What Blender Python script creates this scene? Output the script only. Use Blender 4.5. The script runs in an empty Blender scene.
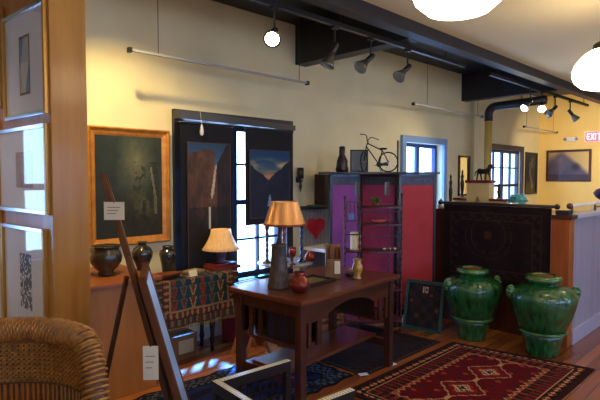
import bpy, math, random
from mathutils import Vector, Matrix
random.seed(7)
S = bpy.context.scene
COL = S.collection
PI = math.pi
V = Vector

# ------------------------------------------------------------------ camera geometry
YAW = math.radians(45.5)
PITCH = math.atan(23/500)
F = V((math.cos(YAW), math.sin(YAW), 0))
R = V((math.sin(YAW), -math.cos(YAW), 0))
EYE = V((0, 0, 1.5))
FP = F*math.cos(PITCH) - V((0, 0, 1))*math.sin(PITCH)
UP = F*math.sin(PITCH) + V((0, 0, 1))*math.cos(PITCH)
def ray(px, py): return FP + R*((px-300)/500) + UP*((200-py)/500)
def onY(px, py, y): d = ray(px, py); return EYE + d*(y/d.y)
def onX(px, py, x): d = ray(px, py); return EYE + d*(x/d.x)
def onZ(px, py, z): d = ray(px, py); return EYE + d*((z-1.5)/d.z)
def atT(px, py, t): d = ray(px, py); return EYE + d*(t/d.dot(F))
def LD(lat, dep, z): return F*dep + R*lat + V((0, 0, z))

# ------------------------------------------------------------------ materials
def lin(c):
    return tuple(((x/255)/12.92 if x/255 <= .04045 else ((x/255+.055)/1.055)**2.4) for x in c)
MATS = {}
def mat(name, col, rough=.6, metal=0, col2=None, scale=8, stretch=(1,1,1), detail=3, bump=0, bscale=60,
        coat=0, emit=None, estr=0, spec=.5, wave=None, trans=0):
    if name in MATS: return MATS[name]
    m = bpy.data.materials.new(name); m.use_nodes = True
    nt = m.node_tree; N = nt.nodes; L = nt.links
    b = N['Principled BSDF']
    b.inputs['Base Color'].default_value = (*lin(col), 1)
    b.inputs['Roughness'].default_value = rough
    b.inputs['Metallic'].default_value = metal
    b.inputs['Specular IOR Level'].default_value = spec
    if coat:
        b.inputs['Coat Weight'].default_value = coat; b.inputs['Coat Roughness'].default_value = .12
    if trans: b.inputs['Transmission Weight'].default_value = trans
    tc = N.new('ShaderNodeTexCoord'); mp = N.new('ShaderNodeMapping')
    L.new(tc.outputs['Object'], mp.inputs['Vector']); mp.inputs['Scale'].default_value = stretch
    if col2 is not None:
        nz = N.new('ShaderNodeTexNoise'); nz.inputs['Scale'].default_value = scale; nz.inputs['Detail'].default_value = detail
        L.new(mp.outputs[0], nz.inputs['Vector'])
        cr = N.new('ShaderNodeValToRGB')
        cr.color_ramp.elements[0].position = .32; cr.color_ramp.elements[1].position = .68
        cr.color_ramp.elements[0].color = (*lin(col), 1); cr.color_ramp.elements[1].color = (*lin(col2), 1)
        L.new(nz.outputs['Fac'], cr.inputs[0]); L.new(cr.outputs[0], b.inputs['Base Color'])
    if bump:
        n2 = N.new('ShaderNodeTexNoise'); n2.inputs['Scale'].default_value = bscale
        L.new(mp.outputs[0], n2.inputs['Vector'])
        bp = N.new('ShaderNodeBump'); bp.inputs['Strength'].default_value = bump; bp.inputs['Distance'].default_value = .01
        L.new(n2.outputs['Fac'], bp.inputs['Height']); L.new(bp.outputs[0], b.inputs['Normal'])
    if emit is not None:
        b.inputs['Emission Color'].default_value = (*lin(emit), 1); b.inputs['Emission Strength'].default_value = estr
    MATS[name] = m
    return m
def mat_attr(name, rough=.8, bump=0, bscale=300, coat=0, spec=.3):
    if name in MATS: return MATS[name]
    m = bpy.data.materials.new(name); m.use_nodes = True
    nt = m.node_tree; N = nt.nodes; L = nt.links; b = N['Principled BSDF']
    a = N.new('ShaderNodeVertexColor'); a.layer_name = 'Col'
    L.new(a.outputs['Color'], b.inputs['Base Color'])
    b.inputs['Roughness'].default_value = rough; b.inputs['Specular IOR Level'].default_value = spec
    if coat: b.inputs['Coat Weight'].default_value = coat
    if bump:
        tc = N.new('ShaderNodeTexCoord'); n2 = N.new('ShaderNodeTexNoise'); n2.inputs['Scale'].default_value = bscale
        L.new(tc.outputs['Object'], n2.inputs['Vector'])
        bp = N.new('ShaderNodeBump'); bp.inputs['Strength'].default_value = bump; bp.inputs['Distance'].default_value = .01
        L.new(n2.outputs['Fac'], bp.inputs['Height']); L.new(bp.outputs[0], b.inputs['Normal'])
    MATS[name] = m
    return m
def mat_glass(name, refl=1.0, tint=(1,1,1)):
    m = bpy.data.materials.new(name); m.use_nodes = True
    nt = m.node_tree; N = nt.nodes; L = nt.links
    for n in list(N): N.remove(n)
    o = N.new('ShaderNodeOutputMaterial'); t = N.new('ShaderNodeBsdfTransparent'); g = N.new('ShaderNodeBsdfGlossy')
    t.inputs['Color'].default_value = (*tint, 1)
    g.inputs['Roughness'].default_value = .03
    fr = N.new('ShaderNodeFresnel'); fr.inputs['IOR'].default_value = 1.5
    mu = N.new('ShaderNodeMath'); mu.operation = 'MULTIPLY'; mu.inputs[1].default_value = refl; mu.use_clamp = True
    mx = N.new('ShaderNodeMixShader')
    ge = N.new('ShaderNodeNewGeometry'); mi = N.new('ShaderNodeMix'); mi.data_type = 'FLOAT'
    mi.inputs[2].default_value = 1.5; mi.inputs[3].default_value = 1/1.5      # same reflectance on both faces of the pane
    L.new(ge.outputs['Backfacing'], mi.inputs[0]); L.new(mi.outputs[0], fr.inputs['IOR'])
    L.new(fr.outputs[0], mu.inputs[0]); L.new(mu.outputs[0], mx.inputs[0]); L.new(t.outputs[0], mx.inputs[1]); L.new(g.outputs[0], mx.inputs[2])
    L.new(mx.outputs[0], o.inputs['Surface'])
    return m
def mat_planks(name, cols, w, axis, rough=.3, gap=.02, length=1.8, coat=.0, seamdark=.35, grain=30):
    """board floor / beadboard: boards of width w running along `axis`"""
    m = bpy.data.materials.new(name); m.use_nodes = True
    nt = m.node_tree; N = nt.nodes; L = nt.links; b = N['Principled BSDF']
    tc = N.new('ShaderNodeTexCoord'); sp = N.new('ShaderNodeSeparateXYZ'); L.new(tc.outputs['Object'], sp.inputs[0])
    def mth(op, a, v=None):
        n = N.new('ShaderNodeMath'); n.operation = op
        L.new(a, n.inputs[0])
        if v is not None:
            if isinstance(v, (int, float)): n.inputs[1].default_value = v
            else: L.new(v, n.inputs[1])
        return n.outputs[0]
    along, across = axis
    u = mth('DIVIDE', sp.outputs[across], w); fl = mth('FLOOR', u); fr = mth('FRACT', u)
    off = mth('MULTIPLY', fl, .37)
    vv = mth('FLOOR', mth('ADD', mth('DIVIDE', sp.outputs[along], length), off))
    cx = N.new('ShaderNodeCombineXYZ'); L.new(fl, cx.inputs[0]); L.new(vv, cx.inputs[1])
    wn = N.new('ShaderNodeTexWhiteNoise'); wn.noise_dimensions = '3D'; L.new(cx.outputs[0], wn.inputs['Vector'])
    mp = N.new('ShaderNodeMapping'); L.new(tc.outputs['Object'], mp.inputs['Vector'])
    sc = [grain, grain, grain]; sc['XYZ'.index(along)] = 1.5; mp.inputs['Scale'].default_value = sc
    nz = N.new('ShaderNodeTexNoise'); nz.inputs['Scale'].default_value = 1; L.new(mp.outputs[0], nz.inputs['Vector'])
    s = mth('ADD', mth('MULTIPLY', wn.outputs['Value'], .6), mth('MULTIPLY', nz.outputs['Fac'], .4))
    cr = N.new('ShaderNodeValToRGB'); e = cr.color_ramp.elements
    e[0].position = .2; e[0].color = (*lin(cols[0]), 1); e[1].position = .85; e[1].color = (*lin(cols[1]), 1)
    L.new(s, cr.inputs[0])
    ed = mth('MINIMUM', fr, mth('SUBTRACT', mth('ADD', mth('MULTIPLY', fr, 0), 1.0), fr))
    seam = mth('LESS_THAN', ed, gap)
    mx = N.new('ShaderNodeMixRGB'); mx.blend_type = 'MULTIPLY'
    L.new(seam, mx.inputs[0]); L.new(cr.outputs[0], mx.inputs[1]); mx.inputs[2].default_value = (seamdark, seamdark, seamdark, 1)
    L.new(mx.outputs[0], b.inputs['Base Color'])
    b.inputs['Roughness'].default_value = rough
    if coat: b.inputs['Coat Weight'].default_value = coat; b.inputs['Coat Roughness'].default_value = .1
    return m

M_wall = mat('wall_cream', (231,220,176), .75, col2=(225,213,168), scale=3, bump=.05, bscale=120)
M_farwall = mat('wall_gold', (236,204,128), .75, col2=(232,198,120), scale=3)
M_ceil = mat('ceiling_cream', (226,212,172), .8)
M_black = mat('soffit_black', (30,32,44), .5, col2=(22,24,34), scale=5)
M_floor = mat_planks('floor_boards', ((124,66,30),(178,108,54)), .085, ('X','Y'), rough=.26, gap=.03, coat=.3)
M_bead = mat_planks('beadboard', ((150,150,168),(166,164,182)), .06, ('Z','X'), rough=.4, gap=.06, length=50, seamdark=.55)  # bluish daylight on the half wall put into its lavender colour
M_bead2 = mat_planks('beadboard_gray', ((120,124,136),(134,138,150)), .06, ('Z','X'), rough=.5, gap=.07, length=50, seamdark=.5)
M_pine = mat('pine_orange', (170,114,36), .5, col2=(188,132,48), scale=2.2, stretch=(9,9,.7), detail=6, coat=.15)
M_pine2 = mat('pine_panel', (164,98,30), .5, col2=(182,114,40), scale=2, stretch=(8,8,.6), detail=6, coat=.1)
M_walnut = mat('walnut', (84,42,26), .35, col2=(58,28,18), scale=3, stretch=(1,8,8), detail=5, coat=.2)
M_walnutv = mat('walnut_vertical', (80,40,26), .38, col2=(54,27,18), scale=3, stretch=(8,8,1), detail=5, coat=.15)
M_desktop = mat('desk_top_wood', (110,58,36), .28, col2=(84,42,27), scale=3, stretch=(1,9,9), detail=5, coat=.3)
M_darkwood = mat('dark_wood', (44,26,20), .4, col2=(32,18,14), scale=4, stretch=(6,6,1), coat=.1)
M_rosewood = mat('screen_frame', (38,24,30), .35, col2=(28,18,24), scale=6, coat=.2)
M_band = mat('screen_band', (32,30,44), .4, col2=(64,62,84), scale=30, detail=6)
M_gold = mat('gilt_frame', (178,112,42), .4, .35, col2=(206,142,60), scale=16, detail=5, bump=.3, bscale=50)
M_goldthin = mat('gilt_moulding', (190,140,62), .35, .4)
M_silver = mat('silver_edge', (190,200,215), .2, .9)
M_mat = mat('mat_board', (212,206,216), .8)
M_blackcloth = mat('black_cloth', (16,18,30), .85, col2=(24,28,44), scale=5)
M_blackpaint = mat('black_paint', (22,22,28), .4)
M_attr = mat_attr('painted_surface', .7)
M_attrgloss = mat_attr('varnished_painting', .35, coat=.2)
M_textile = mat_attr('woven_pattern', .95, bump=.5, bscale=260, spec=.1)
M_green = mat('green_glaze', (9,56,31), .18, col2=(34,108,54), scale=6, stretch=(5,5,1), detail=6, coat=.8, bump=.55, bscale=28)
M_greenrim = mat('green_glaze_rim', (26,88,42), .16, col2=(84,128,62), scale=14, detail=5, coat=.8, bump=.4, bscale=30)
M_terracotta = mat('terracotta', (126,72,46), .8)
M_wicker = mat('wicker', (176,122,54), .45, col2=(128,80,34), scale=35, coat=.1)
M_wickerdark = mat('wicker_rim', (104,64,30), .5, col2=(72,42,20), scale=60, coat=.1)
M_copper = mat('copper_shade', (250,190,136), .3, .8, col2=(252,206,158), scale=3)
M_pewter = mat('hammered_base', (92,82,76), .5, .3, col2=(66,58,58), scale=20, bump=.5, bscale=60)
M_redcopper = mat('red_copper', (136,52,38), .3, .5, col2=(104,38,30), scale=10)
M_silk = mat('silk_shade', (226,186,134), .7, emit=(255,190,120), estr=.1, col2=(214,172,118), scale=14, stretch=(4,4,.6))
M_bronze = mat('dark_bronze', (40,34,30), .35, .5, col2=(58,50,42), scale=10)
M_darkpot = mat('dark_glaze', (36,34,36), .22, col2=(60,54,46), scale=5, coat=.6)
M_brownpot = mat('mottled_dark_glaze', (38,38,30), .3, col2=(64,52,36), scale=9, coat=.4, bump=.3, bscale=25)
M_tag = mat('paper_tag', (222,212,184), .8)
M_ink = mat('ink', (110,104,96), .8)
M_white = mat('white_paint', (225,226,232), .45)
M_steel = mat('steel', (150,152,160), .3, .9)
M_wire = mat('wire', (70,66,62), .4, .6)
M_chrome = mat('lamp_reflector', (120,118,104), .3, .7)
M_globe = mat('opal_glass', (255,250,238), .3, emit=(255,228,180), estr=9.5)
M_bulb = mat('lit_bulb', (255,255,250), .3, emit=(255,244,214), estr=30)
M_cream = mat('cream_lacquer', (206,190,140), .5)
M_redlac = mat('red_lacquer', (112,28,30), .3, coat=.3)
M_teal = mat('teal_petals', (66,160,172), .6, col2=(120,196,200), scale=20)
M_yellowvase = mat('yellow_glaze', (196,152,62), .3, col2=(104,66,28), scale=14, coat=.5)
M_candle = mat('ivory_wax', (222,204,166), .5)
M_magenta = mat('crimson_cloth', (150,22,44), .8, col2=(130,16,38), scale=5)
M_redenamel = mat('red_enamel', (170,22,34), .2, coat=.6)
M_leaf = mat('leaf_green', (78,110,48), .5)
M_salmon = mat('salmon_ceramic', (206,104,78), .4)
M_bluetile = mat('blue_tile', (70,110,190), .3, coat=.5)
M_pearl = mat('pearl', (226,220,196), .25, coat=.5)
M_inlay = mat('inlay_walnut', (34,22,18), .55, spec=.25)
M_card = mat('cardboard', (120,82,52), .8, col2=(104,70,44), scale=6)
M_greenframe = mat('green_paint', (26,78,70), .5)
M_duct = mat('duct_black', (28,28,34), .45)
M_pipey = mat('pipe_yellow_lit', (206,168,84), .6)  # yellow light falling on the riser put into its pipe colour
M_plaster = mat('reveal_white', (226,226,226), .7)
M_sash = mat('sash_dark', (34,38,58), .5)
M_sashblue = mat('sash_blue', (44,66,120), .5)
M_purple = mat('aubergine', (60,46,86), .6, col2=(84,66,110), scale=12, bump=.5, bscale=30)
M_redplastic = mat('sign_red', (235,90,110), .4, emit=(255,60,90), estr=.8)
M_signwhite = mat('sign_letters', (255,240,240), .4, emit=(255,240,240), estr=1.2)
M_glass = mat_glass('window_glass')
M_picglass = mat_glass('picture_glass', .7)
M_book1 = mat('book_red', (110,34,34), .6)
M_book2 = mat('book_brown', (92,56,40), .6)
M_navy = mat('navy_spine', (24,26,44), .6)
M_tyre = mat('bike_black', (22,24,30), .45, .3)

# ------------------------------------------------------------------ mesh builder
class MB:
    def __init__(s): s.v = []; s.f = []; s.mi = []; s.c = []; s.cur = 0; s.col = None
    def face(s, idx, col=None):
        s.f.append(idx); s.mi.append(s.cur); s.c.append(col or s.col or (0,0,0))
    def add(s, vs): n = len(s.v); s.v += [V(x) for x in vs]; return n
    def box(s, x0, x1, y0, y1, z0, z1):
        n = s.add([(x0,y0,z0),(x1,y0,z0),(x1,y1,z0),(x0,y1,z0),(x0,y0,z1),(x1,y0,z1),(x1,y1,z1),(x0,y1,z1)])
        for q in ((0,3,2,1),(4,5,6,7),(0,1,5,4),(1,2,6,5),(2,3,7,6),(3,0,4,7)): s.face([n+i for i in q])
        return s
    def bar(s, p, q, w, h=None, side=None, w2=None, h2=None):
        p, q = V(p), V(q); d = (q-p).normalized(); h = h or w; w2 = w2 or w; h2 = h2 or h
        a = V(side) if side is not None else (V((0,0,1)) if abs(d.z) < .9 else V((1,0,0)))
        a = (a - d*a.dot(d)).normalized(); b = d.cross(a).normalized()
        vs = []
        for o, ww, hh in ((p, w, h), (q, w2, h2)):
            for i, j in ((-1,-1),(1,-1),(1,1),(-1,1)): vs.append(o + a*(i*ww/2) + b*(j*hh/2))
        n = s.add(vs)
        for k in ((3,2,1,0),(4,5,6,7),(0,1,5,4),(1,2,6,5),(2,3,7,6),(3,0,4,7)): s.face([n+i for i in k])
        return s
    def tube(s, pts, r, n=8, closed=False):
        pts = [V(p) for p in pts]; m = len(pts); rs = r if isinstance(r, (list, tuple)) else [r]*m
        prev = None; st = len(s.v)
        for i, p in enumerate(pts):
            if closed: d = pts[(i+1) % m] - pts[i-1]
            else: d = pts[min(i+1, m-1)] - pts[max(i-1, 0)]
            d.normalize()
            if prev is None:
                a = V((0,0,1)) if abs(d.z) < .9 else V((1,0,0))
            else: a = prev
            a = (a - d*a.dot(d)).normalized(); prev = a; b = d.cross(a)
            for k in range(n):
                t = 2*PI*k/n; s.v.append(p + a*(math.cos(t)*rs[i]) + b*(math.sin(t)*rs[i]))
        for i in range(m if closed else m-1):
            j = (i+1) % m
            for k in range(n):
                s.face([st+i*n+k, st+i*n+(k+1) % n, st+j*n+(k+1) % n, st+j*n+k])
        if not closed:
            s.face([st+k for k in range(n)][::-1]); s.face([st+(m-1)*n+k for k in range(n)])
        return s
    def lathe(s, prof, n=24, c=(0,0,0), ax=None, wob=None):
        """profile of (r, z) about an axis"""
        c = V(c); Q = Matrix.Identity(3)
        if ax is not None: Q = V((0,0,1)).rotation_difference(V(ax).normalized()).to_matrix()
        st = len(s.v); m = len(prof)
        for r, z in prof:
            for k in range(n):
                t = 2*PI*k/n; rr = r*(1+(wob(t, z) if wob else 0))
                s.v.append(c + Q @ V((rr*math.cos(t), rr*math.sin(t), z)))
        for i in range(m-1):
            for k in range(n):
                s.face([st+i*n+k, st+i*n+(k+1) % n, st+(i+1)*n+(k+1) % n, st+(i+1)*n+k])
        if prof[0][0] > 1e-4: s.face([st+k for k in range(n)][::-1])
        if prof[-1][0] > 1e-4: s.face([st+(m-1)*n+k for k in range(n)])
        return s
    def ball(s, c, r, n=12, m=8):
        c = V(c); rx, ry, rz = r if isinstance(r, (tuple, list)) else (r, r, r)
        st = len(s.v)
        for i in range(m+1):
            ph = -PI/2 + PI*i/m
            for k in range(n):
                t = 2*PI*k/n
                s.v.append(c + V((rx*max(math.cos(ph),.001)*math.cos(t), ry*max(math.cos(ph),.001)*math.sin(t), rz*math.sin(ph))))
        for i in range(m):
            for k in range(n): s.face([st+i*n+k, st+i*n+(k+1) % n, st+(i+1)*n+(k+1) % n, st+(i+1)*n+k])
        return s
    def prism(s, poly, y0, y1):
        """polygon in XZ (counter-clockwise seen from -Y) extruded in Y"""
        n = len(poly); st = s.add([(x, y0, z) for x, z in poly] + [(x, y1, z) for x, z in poly])
        s.face([st+i for i in range(n)]); s.face([st+n+i for i in range(n)][::-1])
        for i in range(n): s.face([st+i, st+n+i, st+n+(i+1) % n, st+(i+1) % n])
        return s
    def sheet(s, fn, nx, ny, colfn, thick=0, back=(30,25,22)):
        """grid surface: fn(u,v) -> point; colour per cell"""
        st = len(s.v)
        for j in range(ny+1):
            for i in range(nx+1): s.v.append(V(fn(i/nx, j/ny)))
        for j in range(ny):
            for i in range(nx):
                a = st+j*(nx+1)+i
                s.face([a, a+1, a+nx+2, a+nx+1], lin(colfn((i+.5)/nx, (j+.5)/ny)))
        if thick:
            p = [fn(0,0), fn(1,0), fn(0,1)]
            nrm = (V(p[1])-V(p[0])).cross(V(p[2])-V(p[0])).normalized()
            st2 = len(s.v); bl = lin(back)
            for j in range(ny+1):
                for i in range(nx+1): s.v.append(V(fn(i/nx, j/ny)) - nrm*thick)
            for j in range(ny):
                for i in range(nx):
                    a = st2+j*(nx+1)+i; s.face([a+nx+1, a+nx+2, a+1, a], bl)
            W = nx+1
            for i in range(nx):
                s.face([st2+i, st2+i+1, st+i+1, st+i], bl); a = ny*W+i; s.face([st+a, st+a+1, st2+a+1, st2+a], bl)
            for j in range(ny):
                a = j*W; s.face([st+a, st+a+W, st2+a+W, st2+a], bl); a = j*W+nx; s.face([st2+a, st2+a+W, st+a+W, st+a], bl)
        return s
    def build(s, name, mats, parent=None, world=False, smooth=False, bevel=0, fix=True):
        if not isinstance(mats, (list, tuple)): mats = [mats]
        me = bpy.data.meshes.new(name)
        vs = s.v
        if world and parent is not None:
            Mi = Matrix.Translation(parent.location) @ parent.rotation_euler.to_matrix().to_4x4()
            Mi = Mi.inverted(); vs = [Mi @ v for v in vs]
        me.from_pydata([tuple(v) for v in vs], [], s.f)
        for m in mats: me.materials.append(m)
        for p, mi in zip(me.polygons, s.mi): p.material_index = mi; p.use_smooth = smooth
        if any(m.name in ('painted_surface','varnished_painting','woven_pattern') for m in mats):
            ca = me.color_attributes.new('Col', 'FLOAT_COLOR', 'CORNER')
            for p, c in zip(me.polygons, s.c):
                for li in p.loop_indices: ca.data[li].color = (*c, 1)
        me.update()
        o = bpy.data.objects.new(name, me); COL.objects.link(o)
        if parent is not None: o.parent = parent
        if bevel:
            b = o.modifiers.new('bevel', 'BEVEL'); b.width = bevel; b.segments = 2; b.limit_method = 'ANGLE'
        return o
def tag(o, label, cat, group=None, kind=None):
    o['label'] = label; o['category'] = cat
    if group: o['group'] = group
    if kind: o['kind'] = kind
    return o
def thing(name, label, cat, loc=(0,0,0), rotz=0, group=None):
    o = bpy.data.objects.new(name, None); COL.objects.link(o)
    o.empty_display_size = .1
    o.location = loc; o.rotation_euler = (0, 0, rotz)
    return tag(o, label, cat, group)
def struct(mb, name, m, **k):
    o = mb.build(name, m, **k); o['kind'] = 'structure'; return o
def center(o):
    """move a single-mesh thing's origin to its own base centre"""
    me = o.data; xs = [v.co for v in me.vertices]
    c = V(((min(v.x for v in xs)+max(v.x for v in xs))/2, (min(v.y for v in xs)+max(v.y for v in xs))/2, min(v.z for v in xs)))
    for v in me.vertices: v.co -= c
    o.location = c
    return o
def dup(root, loc, rotz=None, label=None, group=None):
    r = root.copy(); COL.objects.link(r); r.location = loc
    if rotz is not None: r.rotation_euler = (0, 0, rotz)
    if label: r['label'] = label
    if group: r['group'] = group
    for ch in list(root.children):
        c = ch.copy(); COL.objects.link(c); c.parent = r
        for g in ch.children:
            d = g.copy(); COL.objects.link(d); d.parent = c
    return r
def hsh(*a):
    x = math.sin(sum(v*k for v, k in zip(a, (12.9898, 78.233, 37.719, 9.131))))*43758.5453
    return x - math.floor(x)
def vnoise(x, y, sd=0):
    xi, yi = math.floor(x), math.floor(y); fx, fy = x-xi, y-yi
    fx = fx*fx*(3-2*fx); fy = fy*fy*(3-2*fy)
    a, b, c, d = hsh(xi,yi,sd), hsh(xi+1,yi,sd), hsh(xi,yi+1,sd), hsh(xi+1,yi+1,sd)
    return (a*(1-fx)+b*fx)*(1-fy)+(c*(1-fx)+d*fx)*fy
def fbm(x, y, sd=0): return .5*vnoise(x,y,sd)+.3*vnoise(2*x,2*y,sd+1)+.2*vnoise(4.3*x,4.3*y,sd+2)
def mix(a, b, t): t = max(0, min(1, t)); return tuple(a[i]*(1-t)+b[i]*t for i in range(3))

# ================================================================== ROOM
X0, X1, Y0, Y1 = -3.0, 10.7, -3.5, 3.9
ZC, ZB, YB = 2.80, 3.12, 2.35          # cream ceiling, raised black bay, edge between them
struct(MB().box(X0-.2, X1+.2, Y0-.3, Y1+.3, -.1, 0), 'floor', M_floor)
def wall_holes(mb, a0, a1, zt, holes, mk):
    """mk(a0,a1,z0,z1) adds a box"""
    cur = a0
    for h0, h1, z0, z1 in sorted(holes):
        if h0 > cur: mk(cur, h0, 0, zt)
        mk(h0, h1, 0, z0); mk(h0, h1, z1, zt); cur = h1
    mk(cur, a1, 0, zt)
W_WIN = [(.02, .34, .9, 1.95), (2.36, 3.6, .5, 2.0), (5.83, 6.84, .7, 1.98), (8.35, 9.75, .7, 1.99)]
mb = MB(); wall_holes(mb, X0, X1, ZB, W_WIN, lambda a,b,c,d: mb.box(a,b,Y1,Y1+.3,c,d) if b > a and d > c else None)
struct(mb, 'wall_back', M_wall)
B_WIN = [(-1.8, -.4, .8, 2.1), (.6, 2.0, .8, 2.1), (3.2, 4.6, .8, 2.1), (5.6, 7.0, .8, 2.1)]
mb = MB(); wall_holes(mb, X0, X1, ZC, B_WIN, lambda a,b,c,d: mb.box(a,b,Y0-.3,Y0,c,d))
struct(mb, 'wall_front', M_wall)
struct(MB().box(X1, X1+.2, Y0-.3, Y1+.3, 0, ZB), 'wall_right', M_farwall)
struct(MB().box(X0-.2, X0, Y0-.3, Y1+.3, 0, ZB), 'wall_left', M_wall)
struct(MB().box(X0-.2, X1+.2, Y0-.3, YB, ZC, ZC+.1), 'ceiling', M_ceil)
struct(MB().box(X0-.2, X1+.2, YB, Y1+.3, ZB, ZB+.1), 'ceiling_raised_bay', M_black)
struct(MB().box(X0, X1, YB, YB+.12, 2.70, ZB), 'trim_1', M_black, bevel=.004)
for i, x in enumerate((.1, 3.76, 7.41)):
    struct(MB().box(x, x+.16, YB+.12, Y1, 2.70, ZB), 'trim_%d' % (i+2), M_black, bevel=.004)
# chimney-breast pilaster
struct(MB().box(7.72, 8.1, Y1-.07, Y1, 0, ZB), 'trim_5', M_wall)
# wainscot on back wall + cap
mb = MB(); mb.box(3.82, 5.6, Y1-.025, Y1, 0, 1.14); mb.box(5.6, X1, Y1-.025, Y1, 0, .68)
struct(mb, 'trim_6', M_bead2)
struct(MB().box(3.82, 5.6, Y1-.045, Y1, 1.14, 1.18), 'trim_7', mat('wainscot_cap', (40,48,46), .5))
struct(MB().box(1.75, 3.82, Y1-.02, Y1, 0, .1), 'baseboard_back', M_white)

# windows
def window(n, x0, x1, z0, z1, yg, frame_m, cols, rows, casing=None):
    w = bpy.data.objects.new('window_%d' % n, None); COL.objects.link(w); w['kind'] = 'structure'
    w.location = ((x0+x1)/2, yg, z0)
    mb = MB(); t = .05
    mb.box(x0, x1, yg-.03, yg+.03, z0, z0+t); mb.box(x0, x1, yg-.03, yg+.03, z1-t, z1)
    mb.box(x0, x0+t, yg-.03, yg+.03, z0, z1); mb.box(x1-t, x1, yg-.03, yg+.03, z0, z1)
    zm = (z0+z1)/2; mb.box(x0, x1, yg-.03, yg+.03, zm-.025, zm+.025)
    for i in range(1, cols):
        x = x0+(x1-x0)*i/cols; ww = .04 if (cols % 2 == 0 and i == cols//2) else .012
        mb.box(x-ww, x+ww, yg-.02, yg+.02, z0, z1)
    for j in range(1, rows):
        z = z0+(z1-z0)*j/rows; mb.box(x0, x1, yg-.014, yg+.014, z-.011, z+.011)
    mb.build('window_frame', frame_m, w, world=True)
    MB().box(x0, x1, yg-.003, yg+.003, z0, z1).build('pane', M_glass, w, world=True)
    MB().box(x0-.02, x1+.02, Y1-.05 if yg > 0 else yg+.02, yg-.03 if yg > 0 else Y0+.05, z0-.03, z0).build('window_sill', M_plaster if n != 1 else M_blackpaint, w, world=True)
    if casing:
        mb = MB()
        mb.box(x0-.09, x1+.09, Y1-.04, Y1, z1, z1+.09); mb.box(x0-.09, x0, Y1-.04, Y1, z0-.03, z1); mb.box(x1, x1+.09, Y1-.04, Y1, z0-.03, z1)
        mb.build('casing', casing, w, world=True)
    return w
window(1, *W_WIN[1][:2], *W_WIN[1][2:], Y1+.08, M_sash, 4, 4, casing=M_blackpaint)
window(2, *W_WIN[2][:2], *W_WIN[2][2:], Y1+.12, M_sashblue, 2, 2, casing=mat('casing_bloom', (128,168,214), .4))  # pale blue of the window bloom put into the casing colour
window(3, *W_WIN[3][:2], *W_WIN[3][2:], Y1+.05, M_sash, 4, 4, casing=M_sash)
window(4, *W_WIN[0][:2], *W_WIN[0][2:], Y1+.1, M_white, 1, 2)
for i, h in enumerate(B_WIN): window(5+i, h[0], h[1], h[2], h[3], Y0-.15, M_white, 2, 2)

# left partition with post (gallery wall of framed prints)
P0 = V((.85, 2.56, 0)); PD = V((-.081, .9967, 0)); PN = V((.9967, .081, 0))   # start, along, thickness
PL = (Y1-P0.y)/PD.y
mb = MB(); q = [P0+PD*.13, P0+PN*.16+PD*.13, P0+PN*.16+PD*(PL-.02), P0+PD*(PL-.0)]
st = mb.add([p+V((0,0,0)) for p in q]+[p+V((0,0,ZB)) for p in q])
for k in ((3,2,1,0),(4,5,6,7),(0,1,5,4),(1,2,6,5),(2,3,7,6),(3,0,4,7)): mb.face([st+i for i in k])
struct(mb, 'wall_partition', M_pine2)
mb = MB(); q = [P0-PN*.01, P0+PN*.17, P0+PN*.17+PD*.13, P0-PN*.01+PD*.13]
st = mb.add([p+V((0,0,0)) for p in q]+[p+V((0,0,2.7)) for p in q])
for k in ((3,2,1,0),(4,5,6,7),(0,1,5,4),(1,2,6,5),(2,3,7,6),(3,0,4,7)): mb.face([st+i for i in k])
struct(mb, 'trim_8', M_pine, bevel=.004)

# half wall on the right (beadboard) and its wooden end towards us
struct(MB().box(4.82, 9.0, 1.455, 1.56, .12, 1.13), 'wall_half_height', M_bead)
struct(MB().box(4.82, 9.0, 1.43, 1.455, 0, .13), 'baseboard_half_wall', mat('baseboard_blue_lit', (178,176,196), .4), bevel=.004)  # baseboard and cap carry the same bluish daylight in their colour
struct(MB().box(4.82, 9.0, 1.42, 1.58, 1.13, 1.165), 'trim_9', mat('half_wall_cap', (190,190,210), .4), bevel=.004)

# ================================================================== WALL COUNTER (wooden end)
ct = thing('counter', 'wooden counter end with orange corner post behind the two green jars', 'counter', (5.05, 2.1, 0))
MB().box(4.76, 5.35, 1.6, 2.80, 0, 1.13).build('body', M_walnutv, ct, world=True)
MB().box(4.70, 4.82, 1.44, 1.6, 0, 1.13).build('corner_post', mat('cherry_post', (146,74,34), .35, col2=(170,92,44), scale=3, stretch=(8,8,1), coat=.3), ct, world=True, bevel=.006)
MB().box(4.74, 5.37, 1.6, 2.80, 1.13, 1.165).build('top', M_walnut, ct, world=True, bevel=.004)
MB().box(4.69, 4.84, 1.42, 1.6, 1.13, 1.165).build('post_cap', M_walnut, ct, world=True, bevel=.004)

def hanging_col(u, v):
    d = math.hypot((u-.45)*1.4, (v-.62)*1)
    c = mix((30,22,26), (44,32,34), fbm(u*14, v*14, 3))
    e = min(u, 1-u, v*.8, (1-v)*.8)
    if .07 < e < .085 or .15 < e < .16: c = mix(c, (70,50,48), .5)
    if .085 <= e <= .15 and (int(u*26)+int(v*20)) % 3 == 0: c = mix(c, (66,44,42), .5)
    if .22 < d < .235 or .30 < d < .31: c = mix(c, (72,52,46), .5)
    if d < .055: c = mix(c, (92,46,32), .7)
    return c
hg = thing('hanging_textile', 'very dark brown embroidered hanging draped over the counter end', 'textile', (4.72, 2.1, .45))
def hf(u, v): 
    y = 2.665 - 1.06*u; return (4.725 + .008*math.sin(u*22)*(1-v), y, .45+.77*v)
m = MB(); m.sheet(hf, 70, 56, hanging_col, .012); m.build('cloth', M_textile, hg, world=True)
m = MB(); m.tube([(4.735, 1.57, 1.235), (4.735, 2.70, 1.235)], .014, 10); m.build('rod', M_darkwood, hg, world=True, smooth=True)
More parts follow.
